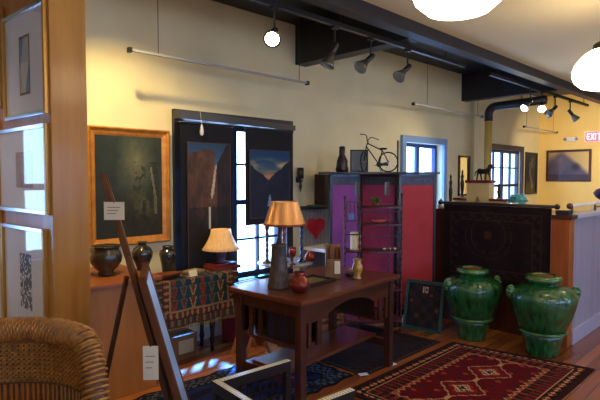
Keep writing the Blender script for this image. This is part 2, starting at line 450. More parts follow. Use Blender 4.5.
for y in (1.56, 2.71): MB().ball((4.735, y, 1.235), .026).build('finial', M_darkwood, hg, world=True, smooth=True)

# white rail along the half wall + bits
rl = thing('display_rail', 'white rail with brown ball end standing on the half wall', 'rail', (5.8, 1.5, 1.165))
MB().tube([(4.86, 1.49, 1.24), (7.2, 1.49, 1.24)], .014, 10).build('bar', M_white, rl, world=True, smooth=True)
MB().ball((4.84, 1.49, 1.24), .028).build('finial', M_book2, rl, world=True, smooth=True)
for x in (4.9, 5.6, 6.4, 7.15): MB().box(x-.01, x+.01, 1.48, 1.5, 1.165, 1.24).build('upright', M_steel, rl, world=True)
MB().box(4.9, 7.1, 1.5, 1.506, 1.17, 1.23).build('glass_panel', M_picglass, rl, world=True)
tag(center(MB().box(4.72, 4.81, 1.46, 1.57, 1.166, 1.205).build('small_box', M_navy, bevel=.004)), 'small navy box on the orange counter post', 'box')
bp = thing('dried_flower_ball', 'round aubergine flower ball above the white rail at right edge', 'flowers', onY(601, 206, 1.62))
MB().lathe([(.02,0),(.06,.03),(.075,.07),(.05,.11),(.01,.13)], 14, (0,0,0), wob=lambda t,z: .1*math.sin(6*t+40*z)).build('bloom', M_purple, bp, smooth=True)
bp.location.z = 1.25
MB().lathe([(.05,-.085),(.05,-.075),(.012,-.07),(.012,.01)], 12).build('stand', M_bronze, bp, smooth=True)

# ================================================================== FRAMED PRINTS on partition
def part_hit(px, py, off=.0):
    d = ray(px, py); n = PN; t = (P0 - n*off - EYE).dot(n)/d.dot(n); p = EYE + d*t
    return (p-P0).dot(PD), p.z
ROTP = math.atan2(-PD.y, -PD.x)
def art_top(u, v):
    if v < .06 or v > .94 or u < .04 or u > .96: return (70,64,70)
    if abs(u-.5) < .5*(1-abs(2*v-1))*.8: return (186,180,176) if v < .55 else (166,160,164)
    return (92,124,168) if (u > .5) == (v < .5) else (172,160,150)
def art_mid(u, v):
    c = mix((150,118,118), (172,140,134), fbm(u*6, v*6, 5)); 
    if abs(math.sin(9*u+6*v*v)) < .16: c = mix(c, (104,76,84), .8)
    return c
def art_low(u, v):
    return (206,208,216) if fbm(u*14, v*22, 8) > .56 else (36,46,84)
def framed_print(sc, z0, z1, w, label, art, aw, ah, azc, ax=0):
    """centre s along partition"""
    c = P0 + PD*sc - PN*.0; h = z1-z0
    t = thing('framed_print', label, 'picture', (c.x, c.y, z0), ROTP, 'framed prints on the partition')
    fw = .02
    for a_, b_, c_, d_, mm in ((-w/2,-w/2+fw,0,h,M_goldthin),(w/2-fw,w/2,0,h,M_goldthin),(-w/2+fw,w/2-fw,0,fw,M_silver),(-w/2+fw,w/2-fw,h-fw,h,M_silver)):
        MB().box(a_, b_, -.03, -.002, c_, d_).build('frame_rail', mm, t, bevel=.002)
    MB().box(-w/2+fw, w/2-fw, -.014, -.002, fw, h-fw).build('mat_board', M_mat, t)
    if art:
        m = MB(); m.sheet(lambda u, v: (ax-aw/2+aw*u, -.0155, azc-ah/2+ah*v), 16, 24, art, .001); m.build('print', M_attr, t)
    MB().box(-w/2+fw, w/2-fw, -.022, -.020, fw, h-fw).build('glass', M_picglass, t)
    return t
def PB(px0, px1, py0, py1):
    s0, za = part_hit(px0, py0); s1, zb = part_hit(px1, py1); mid = (px0+px1)/2
    _, zt = part_hit(mid, py0); _, zl = part_hit(mid, py1); return (s0+s1)/2, min(zt,zl), max(zt,zl), abs(s1-s0)
sc, z0, z1, w = PB(9, 49, 118, 9);  framed_print(sc, z0, z1, w, 'gilt framed print of a blue and tan geometric strip, topmost beside the post', art_top, .13, (z1-z0)*.55, (z1-z0)*.49)
sc, z0, z1, w = PB(3, 51, 212, 127); framed_print(sc, z0, z1, w, 'framed print of a small mauve sketch, middle of the column beside the post', art_mid, .22, (z1-z0)*.42, (z1-z0)*.5, .03)
sc, z0, z1, w = PB(9, 49, 335, 226); framed_print(sc, z0, z1, w, 'framed print with a speckled navy block, lowest of the column beside the post', art_low, .15, (z1-z0)*.5, (z1-z0)*.5, .02)
sc, z0, z1, w = PB(-38, 4, 113, 20);  framed_print(sc, z0, z1, w, 'framed print cut by the left edge, at the top of the wall', None, .2, .2, .2)
sc, z0, z1, w = PB(-38, 0, 222, 124); framed_print(sc, z0, z1, w, 'framed print cut by the left edge, at mid height', None, .2, .2, .2)
sc, z0, z1, w = PB(-38, 6, 345, 232); framed_print(sc, z0, z1, w, 'framed print cut by the left edge, low behind the wicker chair', None, .2, .2, .2)

# ================================================================== PAINTING on the back wall
def landscape(u, v):
    n = fbm(u*6, v*8, 11); n2 = fbm(u*17, v*17, 2)
    c = mix((28,40,40), (58,66,58), n)
    d = math.hypot((u-.60)*1.2, v-.74); c = mix(c, (138,134,96), .75*max(0, 1-d/.40)*(.55+.6*n2))
    lo = max(0, min(1, (.52-v)*3)); c = mix(c, mix((22,24,20), (52,50,32), n2), lo*.85)
    if u < .34: c = mix(c, (26,34,38), .6*(1-u/.34))
    if n2 > .56 and abs(u-.74) < .2 and .3 < v < .75: c = mix(c, (30,38,26), .65)
    dd = math.hypot((u-.7)*1.1, (v-.33)*1.6)
    if dd < .3 and n2 > .5: c = mix(c, (108,104,64), .6*(1-dd/.3))
    w = .03*(1.1-v)
    if abs(u-.83-.05*math.sin(v*6)-.06*v) < w and .22 < v < .7: c = mix(c, (158,140,104), .75-.5*n2)
    return c
pt = thing('landscape_painting', 'large gilt-framed dark forest landscape painting on the cream wall', 'painting', (1.87, Y1-.002, .945))
W, H = .70, .95; fw = .065
mb = MB()
for a, b in (((-W/2,0),(W/2,0)),((W/2,0),(W/2,H)),((W/2,H),(-W/2,H)),((-W/2,H),(-W/2,0))):
    (ax_, az), (bx, bz) = a, b; dx, dz = (bx-ax_), (bz-az); L_ = math.hypot(dx, dz); dx /= L_; dz /= L_; nx_, nz_ = -dz, dx
    prof = [(0,-.002),(0,-.045),(.012,-.055),(.035,-.035),(.05,-.03),(fw,-.022),(fw,-.002)]
    st = len(mb.v)
    for o, y in prof: mb.v.append(V((ax_+dx*o+nx_*o, y, az+dz*o+nz_*o)))
    for o, y in prof: mb.v.append(V((bx-dx*o+nx_*o, y, bz-dz*o+nz_*o)))
    n = len(prof)
    for i in range(n-1): mb.face([st+i, st+n+i, st+n+i+1, st+i+1])
mb.build('frame', M_gold, pt)
m = MB(); m.sheet(lambda u, v: (-W/2+fw+(W-2*fw)*u, -.022, fw+(H-2*fw)*v), 70, 96, landscape, .012); m.build('canvas', M_attr, pt)

# ================================================================== LOW CABINET under the painting
cb = thing('low_cabinet', 'orange wood cabinet with shelf top below the forest painting', 'cabinet', (1.38, 3.55, 0))
MB().box(1.08, 1.74, 3.24, Y1-.01, .0, .77).build('body', M_pine2, cb, world=True, bevel=.004)
MB().box(1.04, 1.77, 3.19, Y1-.005, .77, .80).build('top', mat('shelf_top_wood', (150,84,38), .4, col2=(128,68,30), scale=3), cb, world=True, bevel=.005)
def vase(name, label, px, y, z, prof, m, cat='vase', n=28, parts=None, wob=None):
    p = onY(px, 200, y); t = thing(name, label, cat, (p.x, y, z))
    MB().lathe(prof, n, wob=wob).build('body', m, t, smooth=True)
    if parts: parts(t)
    return t
def v1rim(t): MB().lathe([(.088,.195),(.102,.202),(.105,.21),(.092,.213),(.082,.195)], 28).build('rim', M_darkpot, t, smooth=True)
vase('squat_jar', 'wide mottled dark jar on the cabinet shelf beside the post', 105, 3.5, .801, [(.052,0),(.058,.012),(.05,.03),(.08,.055),(.104,.095),(.108,.13),(.1,.165),(.09,.185),(.088,.198)], M_brownpot, parts=v1rim, wob=lambda t,z:.02*math.sin(9*t))
def neck2(t): MB().lathe([(.026,.19),(.034,.205),(.036,.213),(.026,.214),(.02,.19)], 24).build('lip', M_darkpot, t, smooth=True)
vase('round_vase', 'black round-bodied vase with a narrow neck behind the easel', 141.5, 3.5, .801, [(.036,0),(.04,.01),(.05,.04),(.074,.1),(.078,.135),(.062,.165),(.034,.185),(.026,.195)], M_darkpot, parts=neck2)
def neck3(t): MB().lathe([(.04,.215),(.046,.228),(.048,.236),(.038,.237),(.032,.215)], 24).build('lip', M_darkpot, t, smooth=True)
vase('shouldered_vase', 'black high-shouldered vase against the lit wall', 167, 3.71, .694, [(.042,0),(.046,.01),(.05,.06),(.062,.13),(.069,.17),(.062,.198),(.042,.212),(.04,.22)], M_darkpot, parts=neck3)

# ================================================================== KILIM TABLE
TZ = .68; tx0, tx1, ty0, ty1 = 1.86, 2.6, 3.45, 3.77
kt = thing('side_table', 'small dark table hidden under the patterned kilim', 'table', ((tx0+tx1)/2, 3.66, 0))
MB().box(tx0, tx1, ty0, ty1, TZ-.03, TZ).build('tabletop', M_darkwood, kt, world=True)
for x, y in ((tx0+.05, 3.56), (2.44, 3.56), (tx0+.05, 3.72), (2.44, 3.72)):
    MB().lathe([(.012,0),(.02,.02),(.014,.05),(.024,.1),(.016,.16),(.026,.25),(.024,TZ-.03)], 12, (x,y,0)).build('leg', M_blackpaint, kt, world=True, smooth=True)
def kilim_col(u, v):
    # u across width, v 0 bottom .. 1 back edge of top; front face is v<.5
    W_, H_ = .8, .78; x, y = u*W_, v*H_
    e = min(x, W_-x, y, 9)
    if e < .012: return (70,52,36)
    if e < .055:
        k = int((x if y < .055 else y)/.02); return ((112,94,74),(92,48,42),(46,54,62))[k % 3]
    if e < .065: return (58,36,28)
    if e < .115:
        s = (x if y < .115 else y); d = (s/.05) % 1; q = (e-.09)/.025
        return (138,118,90) if abs(d-.5) < .28-abs(q)*.2 else (92,46,40)
    if e < .13: return (140,116,84)
    bx, by = (x-.02)/.09, (y-.01)/.1; fx, fy = bx % 1-.5, by % 1-.5; n = int(bx)+int(by)*3
    base = mix((34,54,72), (42,66,80), fbm(x*20, y*20, 3))
    if abs(abs(fx)-.34*(fy+.5)) < .07 and fy > -.35: return ((148,126,90),(122,60,50),(92,96,84))[n % 3]
    if abs(fx) < .07: return (128,48,38)
    if abs(fy) > .44 and abs(fx) < .25: return (60,90,70)
    return base
kl = thing('kilim_cover', 'blue and rust patterned kilim draped over the small table', 'textile', ((tx0+tx1)/2, ty0, .3))
def kf(u, v):
    x = tx0-.02+(tx1-tx0+.04)*u; yf = ty0-.028; L1 = .36
    s = v*.78
    if s < L1: return (x+.0, yf+.012*math.sin(u*19)*(1-s/L1)-.012*(1-s/L1), TZ+.012-(L1-s))
    return (x, min(ty1-.02, yf+.01+(s-L1)), TZ+.012)
m = MB(); m.sheet(kf, 100, 96, kilim_col, .008, (70,50,40)); m.build('cloth', M_textile, kl, world=True, fix=False)
m = MB()
for i in range(60):
    p = V(kf(i/59, 0)); m.bar(p, p+V((random.uniform(-.004,.004), -.002, -.028)), .004)
m.build('fringe', mat('fringe_wool', (120,96,66), .9), kl, world=True)
# things on it
m = MB(); m.lathe([(.03,0),(.09,.012),(.125,.04),(.13,.046),(.115,.04),(.05,.016),(.0,.014)], 28)
for v in m.v: v.x *= 1.1; v.y *= .5
p = onY(167, 280, 3.54); o = m.build('wooden_bowl', mat('bowl_wood', (120,68,38), .4, col2=(92,48,28), scale=6), smooth=True); o.location = (p.x, 3.54, .694); tag(o, 'oval brown wooden bowl on the kilim below the vases', 'bowl')
p = onY(198, 275, 3.62)
for i, (dx, dy, a, w, d, hgt, lb) in enumerate(((-.04,.02,.2,.17,.12,.018,'thick pale booklet on the kilim, bottom of the pair'),)):
    o = MB().box(-w/2, w/2, -d/2, d/2, 0, hgt).build('booklet', mat('pale_cover', (150,130,92), .8), bevel=.002); o.location = (p.x+dx, p.y+dy, .694); o.rotation_euler = (0,0,a); tag(o, 'pale tan booklet lying on the kilim', 'booklet')
tg = thing('price_card', 'white folded price card standing on the kilim front edge', 'card', (onY(192, 278, 3.5).x, 3.49, .694), .2)
m = MB(); m.bar((0,-.012,.0), (0,0,.05), .085, .002, side=(1,0,0)).bar((0,.012,0), (0,0,.05), .085, .002, side=(1,0,0)); m.build('card', M_tag, tg)
# silk lamp on books
lx = onY(221, 240, 3.61).x
b1 = tag(MB().box(-.14,.14,-.09,.09,0,.03).build('book', M_book1, bevel=.003), 'dark red book under the pleated lamp, lower one', 'book', 'books under the pleated lamp'); b1.location = (lx+.01, 3.61, .694)
b2 = tag(MB().box(-.12,.12,-.08,.08,0,.022).build('book', M_redlac, bevel=.003), 'crimson book directly under the pleated lamp', 'book', 'books under the pleated lamp'); b2.location = (lx, 3.61, .724); b2.rotation_euler = (0,0,.1)
lp = thing('pleated_lamp', 'small table lamp with a cream pleated silk shade by the window', 'lamp', (lx, 3.61, .748))
MB().lathe([(.05,0),(.055,.01),(.03,.02),(.04,.05),(.045,.08),(.02,.11),(.01,.13),(.01,.19)], 20).build('base', M_purple, lp, smooth=True)
pl = lambda t, z: .018*math.sin(28*t)
MB().lathe([(.165,.115),(.14,.15),(.112,.2),(.092,.25),(.085,.295),(.082,.292),(.09,.25),(.11,.2),(.137,.15),(.162,.117)], 112, wob=pl).build('lamp_shade', M_silk, lp, smooth=True)
MB().ball((0,0,.215), .025).build('bulb', mat('lamp_bulb', (255,220,160), .3, emit=(255,214,150), estr=4), lp, smooth=True)
# box under the table
bx = thing('cardboard_box', 'brown cardboard box with a white label under the kilim table', 'box', (2.1, 3.68, 0))
MB().box(1.97, 2.29, 3.56, 3.75, 0, .2).build('body', M_card, bx, world=True, bevel=.003)
MB().box(2.11, 2.25, 3.556, 3.56, .05, .16).build('label', mat('label_buff', (168,152,124), .8), bx, world=True)
# crimson trunk
tk = thing('draped_trunk', 'low trunk covered in crimson cloth behind the desk', 'trunk', (2.84, 3.64, 0))
MB().box(2.68, 3.0, 3.5, 3.77, 0, .36).build('cloth', M_magenta, tk, world=True, bevel=.02)
MB().box(2.69, 2.99, 3.51, 3.76, .362, .375).build('lid', M_darkwood, tk, world=True, bevel=.004)
# folding stand
fs = thing('folding_stand', 'slim light wood folding stand between kilim table and desk', 'stand', (2.62, 3.2, 0))
for dy in (-.09, .09):
    MB().bar((2.5,3.28+dy,0),(2.76,3.28+dy,.6), .016, .022).build('leg', mat('light_wood', (150,96,52), .5), fs, world=True)
    MB().bar((2.76,3.265+dy,0),(2.5,3.265+dy,.6), .016, .022).build('leg', MATS['light_wood'], fs, world=True)
m = MB()
for i in range(6): m.box(2.48+.052*i, 2.52+.052*i, 3.16, 3.40, .6, .612)
m.build('slat_top', M_darkwood, fs, world=True)

# ================================================================== BANNERS in front of the window
def yosemite(u, v):
    rl = .86+.07*math.sin(3.2*u+.4)+.05*fbm(u*7, 2, 3); rr = .80+.6*max(0, u-.62)+.05*fbm(u*9, 7, 5)
    if v > max(rl if u < .62 else 0, rr if u >= .62 else 0):
        return mix((58,98,118), (34,62,98), (v-.8)*5)
    n = fbm(u*7, v*11, 13); st_ = fbm(u*16, v*4, 21)
    c = mix((104,72,58), (44,34,36), n*1.1+st_*.5-.25)
    if u > .68: c = mix(c, (24,24,36), .7)
    if v < .50: c = mix(c, (18,22,26), min(.85, .45+(.5-v)*2+.3*(n-.5)))
    cx = .66-.12*max(0, .86-v)/.3; wd = .022+.07*max(0, (.80-v))
    if .56 < v < .87 and abs(u-cx) < wd*(1 if v > .6 else (v-.56)/.04): c = mix(c, (212,210,196), .9-.5*fbm(u*30, v*8, 2))
    if .33 < v <= .50 and abs(u-.49) < .022: c = (176,176,170)
    return c
def sunset(u, v):
    hl = .52+.30*abs(u-.44)**.8*1.6+.05*fbm(u*8, 1, 4)
    c = mix((70,96,116), (24,62,104), (v-.6)*3)
    cl = fbm(u*2.2, v*9, 6)
    if .68 < v < .90: c = mix(c, (204,170,106), max(0, cl-.38)*3*(1-abs(v-.78)*7))
    if v < .70: c = mix(c, (206,128,84), max(0, 1-abs(v-.61)*9)*max(0, 1-abs(u-.46)*3))
    if v < hl: c = mix((16,24,46), (34,40,62), fbm(u*8, v*9, 9))
    if v < .34 and abs(u-.48) < .05*(.34-v)/.2+.015 and v > .16: c = mix(c, (150,170,190), .7)
    return c
def banner(name, label, xa, xb, z0, z1, im, fn, y=3.80):
    t = thing(name, label, 'banner', ((xa+xb)/2, y, z0))
    m = MB(); k = 24
    m.sheet(lambda u, v: (xa+(xb-xa)*u, y+.004*math.sin(u*9), z0+(z1-z0)*v), 20, 20, lambda u, v: (13,15,26), .006, (10,12,20)); m.build('cloth', M_attr, t, world=True)
    ia, ib, iz0, iz1 = im
    m = MB(); m.sheet(lambda u, v: (ia+(ib-ia)*u, y-.010, iz0+(iz1-iz0)*v), 60, 110, fn, .003); m.build('picture', M_attr, t, world=True)
    m = MB(); e = .008
    m.box(ia-e, ib+e, y-.012, y-.006, iz0-e, iz0).box(ia-e, ib+e, y-.012, y-.006, iz1, iz1+e).box(ia-e, ia, y-.012, y-.006, iz0, iz1).box(ib, ib+e, y-.012, y-.006, iz0, iz1)
    m.build('border', mat('banner_border', (70,50,44), .8), t, world=True)
    MB().tube([(xa-.01, y, z1), (xb+.01, y, z1)], .011, 8).build('rod', M_blackpaint, t, world=True, smooth=True)
    return t
banner('picture_banner', 'black hanging banner with a waterfall and red cliffs over the left of the window', 2.29, 2.84, .56, 1.972, (2.36, 2.81, .66, 1.80), yosemite)
banner('picture_banner', 'shorter dark blue banner with a sunset valley over the right of the window', 3.0, 3.62, 1.03, 1.972, (3.05, 3.57, 1.1, 1.76), sunset)
# black valance box above
vl = thing('window_valance', 'black valance board running across the top of the bannered window', 'valance', (2.95, 3.8, 2.0))
m = MB(); m.prism([(2.26,2.0),(3.64,1.985),(3.64,2.035),(2.26,2.075)], 3.77, 3.86); m.build('board', mat('valance_grey', (52,54,62), .35), vl, world=True)
hp = thing('hanging_ornament', 'small white pendant ornament hanging from the valance', 'ornament', (2.47, 3.74, 1.86))
MB().lathe([(.0,0),(.014,.01),(.018,.04),(.012,.08),(.003,.1)], 10).build('drop', M_white, hp, smooth=True)
MB().tube([(0,0,.1),(0,.025,.225)], .0015, 5).build('string', M_white, hp)
# sconce
sc_ = onY(300.5, 178, 3.84)
sn = thing('wall_sconce', 'small black candle sconce on the cream wall right of the window', 'sconce', (sc_.x, 3.84, 1.34))
MB().lathe([(.004,0),(.012,.03),(.02,.06),(.012,.09),(.03,.13)], 12, (0,0,0)).build('bracket', M_blackpaint, sn, smooth=True)
MB().lathe([(.036,.14),(.036,.26),(.03,.26),(.03,.15)], 14).build('cup', M_blackpaint, sn, smooth=True)
MB().box(-.01,.01,.0,.058,.1,.16).build('wall_arm', M_blackpaint, sn)

# ================================================================== DESK (library table)
c0 = LD(.006, 3.05, .012); ex = (R*.728+F*.83).normalized(); DW, DD = 1.12, .62
dang = math.atan2(ex.y, ex.x)
dk = thing('library_table', 'dark walnut library table with slatted sides and arched apron', 'table', c0, dang)
# local: x 0..DW along the long front, y 0..DD towards the wall
DH = .725
MB().box(-.03, DW+.03, -.03, DD+.03, DH-.032, DH).build('tabletop', M_desktop, dk, bevel=.006)
for x, y in ((.005,.005),(DW-.06,.005),(.005,DD-.06),(DW-.06,DD-.06)):
    MB().box(x, x+.055, y, y+.055, 0, DH-.032).build('leg', M_walnutv, dk, bevel=.004)
for y in (.02, DD-.045):
    xa, xb = .06, DW-.06; zt, zb = DH-.032, DH-.12
    poly = [(xa,zb-.05),(.26,zb-.05)]+[(.26+(xb-.2-.26)*i/16, zb-.05+.075*math.sin(PI*i/16)**.7) for i in range(1,16)]+[(xb-.2,zb-.05),(xb,zb-.05),(xb,zt),(xa,zt)]
    MB().prism(poly, y, y+.022).build('arched_apron', M_walnut, dk)
for x in (.02, DW-.045): MB().box(x, x+.022, .06, DD-.06, DH-.12, DH-.032).build('end_apron', M_walnut, dk)
for xa in (.012, DW-.22): 
    MB().box(xa, xa+.2, .03, DD-.03, .40, .42).build('book_shelf', M_walnut, dk)
for yy in (.012, DD-.032):
    for xx in (.085, .175, DW-.115, DW-.205):
        w_ = .045 if xx in (.175, DW-.205) else .03
        MB().box(xx, xx+w_, yy, yy+.018, .40, DH-.16).build('slat', M_walnutv, dk)
for x in (.02, DW-.05):
    MB().box(x, x+.028, .06, DD-.06, .15, .21).build('end_stretcher', M_walnut, dk)
    for yy in (DD-.16, DD-.25): MB().box(x+.0, x+.018, yy, yy+.03, .42, DH-.12).build('slat', M_walnutv, dk)
MB().box(.03, DW-.03, DD/2-.16, DD/2+.16, .21, .235).build('lower_shelf', M_desktop, dk, bevel=.004)
MB().box(.21, .222, .05, DD-.05, .42, DH-.032).build('divider', M_darkwood, dk)
MB().box(DW-.222, DW-.21, .05, DD-.05, .42, DH-.032).build('divider', M_darkwood, dk)
dk_m = Matrix.Translation(c0) @ Matrix.Rotation(dang, 4, 'Z')
def dl(x, y, z=DH): return dk_m @ V((x, y, z+.001))
# books on the end shelf
hs = [.2,.19,.22,.2,.21,.19,.2]
yb = .09
for i in range(7):
    o = MB().box(0, .14, 0, .032, 0, hs[i]).build('shelved_book', (M_navy, M_darkwood, M_navy)[i % 3], bevel=.002)
    q = dk_m @ V((.035, yb, .4205)); o.location = q; o.rotation_euler = (0,0,dang)
    tag(o, 'dark book in the row shelved in the near end of the library table', 'book', 'dark books shelved in the table end'); yb += .0345
# ---- on the desk
p = atT(279, 288, 3.42); dz = DH+.013
lm = thing('copper_lamp', 'table lamp with copper cone shade and hammered grey base', 'lamp', (p.x, p.y, dz))
MB().lathe([(.078,0),(.082,.01),(.075,.03),(.062,.12),(.054,.2),(.05,.285),(.056,.295),(.05,.302),(.02,.306),(.014,.34)], 28).build('base', M_pewter, lm, smooth=True)
m = MB(); a = [(.06,.2),(.09,.19),(.1,.14),(.07,.1)]; m.tube([(x*R.x+.0, x*R.y, z) for x, z in [(.05,.22),(.085,.21),(.095,.16),(.062,.12)]], .008, 8); m.build('handle', M_pewter, lm, smooth=True)
MB().lathe([(.148,.433),(.144,.437),(.093,.592),(.091,.595),(.089,.592),(.140,.438),(.144,.434)], 40, (.04*R.x,.04*R.y,0)).build('lamp_shade', M_copper, lm, smooth=True)
MB().lathe([(.1495,.432),(.1475,.446),(.142,.446),(.143,.432)], 40, (.04*R.x,.04*R.y,0)).build('shade_rim', mat('copper_dark', (150,78,40), .35, .7), lm, smooth=True)
MB().tube([(.04*R.x-.09,.04*R.y,.58),(.04*R.x+.09,.04*R.y,.58)], .003, 6).build('shade_bar', M_pewter, lm)
MB().tube([(0,0,.3),(.04*R.x,.04*R.y,.585)], .008, 8).build('stem', M_pewter, lm)
p = atT(299.5, 289, 3.3)
cv = thing('copper_vase', 'small round red copper vase on the table beside the lamp', 'vase', (p.x, p.y, dz))
MB().lathe([(.04,0),(.045,.006),(.066,.03),(.072,.055),(.055,.08),(.034,.1),(.03,.11),(.042,.13),(.038,.132),(.026,.11)], 26).build('body', M_redcopper, cv, smooth=True)
m = MB()
for sx in (-1, 1): MB().tube([(sx*.034,0,.112),(sx*.058,0,.1),(sx*.064,0,.08),(sx*.058,0,.065)], .005, 6).build('handle', M_redcopper, cv, smooth=True)
# tray / flat frame
p = dl(.45, .31); tr = thing('flat_tray', 'shallow dark-rimmed tray lying flat on the library table', 'tray', p, dang)
MB().box(-.15,.15,-.1,.1,0,.008).build('panel', mat('tray_panel', (150,130,84), .4, col2=(120,100,64), scale=8), tr)
m = MB(); m.box(-.165,.165,-.115,-.09,.0,.022).box(-.165,.165,.09,.115,0,.022).box(-.165,-.14,-.09,.09,0,.022).box(.14,.165,-.09,.09,0,.022); m.build('rim', M_darkwood, tr, bevel=.003)
# wooden box vase
p = atT(333, 276, 3.72); wb = thing('wooden_caddy', 'tall brass-and-wood caddy with a paper tag on the table', 'caddy', (p.x, p.y, dz), math.radians(-44))
m = MB(); h=.255; w=.058; d=.04
m.box(-w,w,d-.008,d,0,h).box(-w,-w+.008,-d,d,0,h*.93).box(w-.008,w,-d,d,0,h*.93).box(-w,w,-d,d,0,.01).box(-w,w,-d,-d+.008,0,h*.6); m.build('body', mat('olive_wood', (150,108,50), .32, col2=(104,64,30), scale=8, stretch=(4,4,1), coat=.3), wb, bevel=.002)
m = MB(); m.bar((-.01,0,.02),(-.02,.01,.245), .014).bar((.02,0,.02),(.03,.01,.235), .012); m.build('sticks', M_terracotta, wb)
MB().box(.008,.05,-d-.004,-d-.001,.045,.14).build('price_tag', M_tag, wb)
p = atT(357.5, 278, 3.72); yv = thing('yellow_vase', 'small brown-banded yellow vase at the table far end', 'vase', (p.x, p.y, dz))
MB().lathe([(.03,0),(.032,.01),(.022,.025),(.034,.06),(.04,.085),(.034,.11),(.024,.125),(.036,.15),(.033,.151),(.02,.125)], 22).build('body', M_yellowvase, yv, smooth=True)
o = MB().box(-.05,.05,-.035,.035,0,.022).build('small_dish', M_darkwood, bevel=.006); p = dl(.86,.22); o.location = p; o.rotation_euler=(0,0,dang); tag(o, 'small dark rectangular dish beside the yellow vase', 'dish')

# ================================================================== SMALL TABLE with candlesticks behind the desk
p = LD(-.14, 4.68, 0); st_ = thing('round_stand', 'low round pale-topped stand holding twisted candlesticks behind desk', 'table', p)
MB().lathe([(.25,.685),(.26,.69),(.26,.70),(.25,.705)], 36).build('tabletop', mat('grey_top', (150,146,156), .3, coat=.3), st_, smooth=False)
MB().lathe([(.03,.08),(.022,.2),(.035,.35),(.02,.5),(.04,.685)], 16).build('pedestal', M_darkwood, st_, smooth=True)
for k in range(3):
    a = k*2*PI/3+PI/6; MB().bar((0,0,.14),(.15*math.cos(a),.15*math.sin(a),.012), .025, .02).build('foot', M_darkwood, st_)
def twist(label, px, t, h, m_):
    q = atT(px, 262, t); th = thing('twisted_candlestick', label, 'candlestick', (q.x, q.y, .706), 0, 'candlesticks on the round stand')
    MB().lathe([(.04,0),(.042,.008),(.02,.018),(.016,.03)], 16).build('base', m_, th, smooth=True)
    m = MB()
    for ph in (0, PI):
        m.tube([(.009*math.cos(ph+i*.7), .009*math.sin(ph+i*.7), .025+(h-.05)*i/26) for i in range(27)], .009, 6)
    m.build('twisted_shaft', m_, th, smooth=True)
    MB().lathe([(.008,h-.03),(.022,h-.02),(.024,h-.005),(.014,h),(.01,h-.01)], 14).build('cup', m_, th, smooth=True)
M_plum = mat('plum_wood', (66,26,38), .3, coat=.4); M_inkb = mat('ink_blue_glass', (30,34,66), .15, coat=.6)
twist('twisted plum-red candlestick at left of the round stand', 267, 4.6, .34, M_plum)
twist('twisted crimson candlestick at middle of the round stand', 284, 4.62, .33, mat('crimson_wood', (110,26,34), .3, coat=.4))
twist('twisted ink-blue candlestick at right of the round stand', 301.5, 4.66, .35, M_inkb)
def pot(name, label, px, t, z, prof, m_, cat='vase', grp=None, py=262):
    q = atT(px, py, t); th = MB().lathe(prof, 20).build(name, m_, smooth=True); th.location = (q.x, q.y, z); tag(th, label, cat, grp); return th
pot('red_goblet', 'small deep red goblet between the twisted candlesticks', 292.5, 4.5, .706, [(.028,0),(.03,.005),(.008,.015),(.008,.06),(.028,.085),(.034,.12),(.03,.16),(.026,.16)], M_redcopper)
pot('red_pot', 'small rounded rust pot right of the blue candlestick', 310, 4.68, .706, [(.03,0),(.048,.025),(.05,.05),(.03,.08),(.02,.09),(.024,.1)], M_redcopper)

# narrow console by wainscot + red dish
cs = thing('console_shelf', 'narrow pale-topped console against the grey beadboard', 'table', (4.12, 3.7, 0))
MB().box(3.86, 4.42, 3.52, Y1-.03, .70, .735).build('top', M_white, cs, world=True, bevel=.004)
for x in (3.89, 4.39):
    for y in (3.55, 3.84): MB().box(x-.015, x+.015, y-.015, y+.015, 0, .70).build('leg', mat('grey_leg', (110,110,124), .5), cs, world=True)
q = onY(316.5, 222, 3.85); rd = thing('heart_dish', 'red heart-shaped enamel dish hung on the grey beadboard', 'dish', (q.x, 3.875, .81))
def heart(s, dz=0): 
    out = []
    for i in range(40):
        t = -2*PI*i/40; x = 16*math.sin(t)**3; z = 13*math.cos(t)-5*math.cos(2*t)-2*math.cos(3*t)-math.cos(4*t)
        out.append((x*s/16, (z+16)*s/17+dz))
    return out[::-1]
hh = heart(.14)
m = MB(); m.prism([(x,z) for x,z in hh], -.03, .0); m.build('dish', M_redenamel, rd, bevel=.008)

# ================================================================== FOLDING SCREEN
SP = [LD((329-300)/500*5.15, 5.15, 0), LD((360-300)/500*5.33, 5.33, 0), LD((398-300)/500*5.12, 5.12, 0), LD((436-300)/500*5.24, 5.24, 0)]
scn = thing('folding_screen', 'folding screen with crimson panels in a dark lacquered frame', 'screen', SP[1])
pm = [mat('panel_blue_lit', (158,84,176), .75, col2=(146,74,160), scale=5), mat('panel_rose', (168,54,96), .75, col2=(154,46,84), scale=5), mat('panel_red', (190,58,68), .75, col2=(176,50,60), scale=5)]  # left panel's violet is blue light put into its cloth colour
SH = 1.53
for i in range(3):
    a, b = SP[i], SP[i+1]; d = (b-a).normalized(); n_ = V((d.y,-d.x,0)); a = a+d*.004; b = b-d*.004
    lw = .03
    m = MB(); m.bar(a+d*lw/2, a+d*lw/2+V((0,0,SH)), .03, lw, side=n_); m.bar(b-d*.015, b-d*.015+V((0,0,SH)), .03, .03, side=n_)
    m.bar(a+V((0,0,.1)), b+V((0,0,.1)), .06, .026, side=(0,0,1)); m.bar(a+V((0,0,SH-.015)), b+V((0,0,SH-.015)), .03, .03, side=(0,0,1))
    m.build('frame', M_rosewood, scn, world=True, bevel=.003)
    MB().bar(a+V((0,0,SH-.07)), b+V((0,0,SH-.07)), .085, .02, side=(0,0,1)).build('carved_band', M_band, scn, world=True)
    MB().bar(a+d*lw+V((0,0,(SH-.11+.13)/2)), b-d*.03+V((0,0,(SH-.11+.13)/2)), SH-.24, .012, side=(0,0,1)).build('fabric_panel', pm[i], scn, world=True)
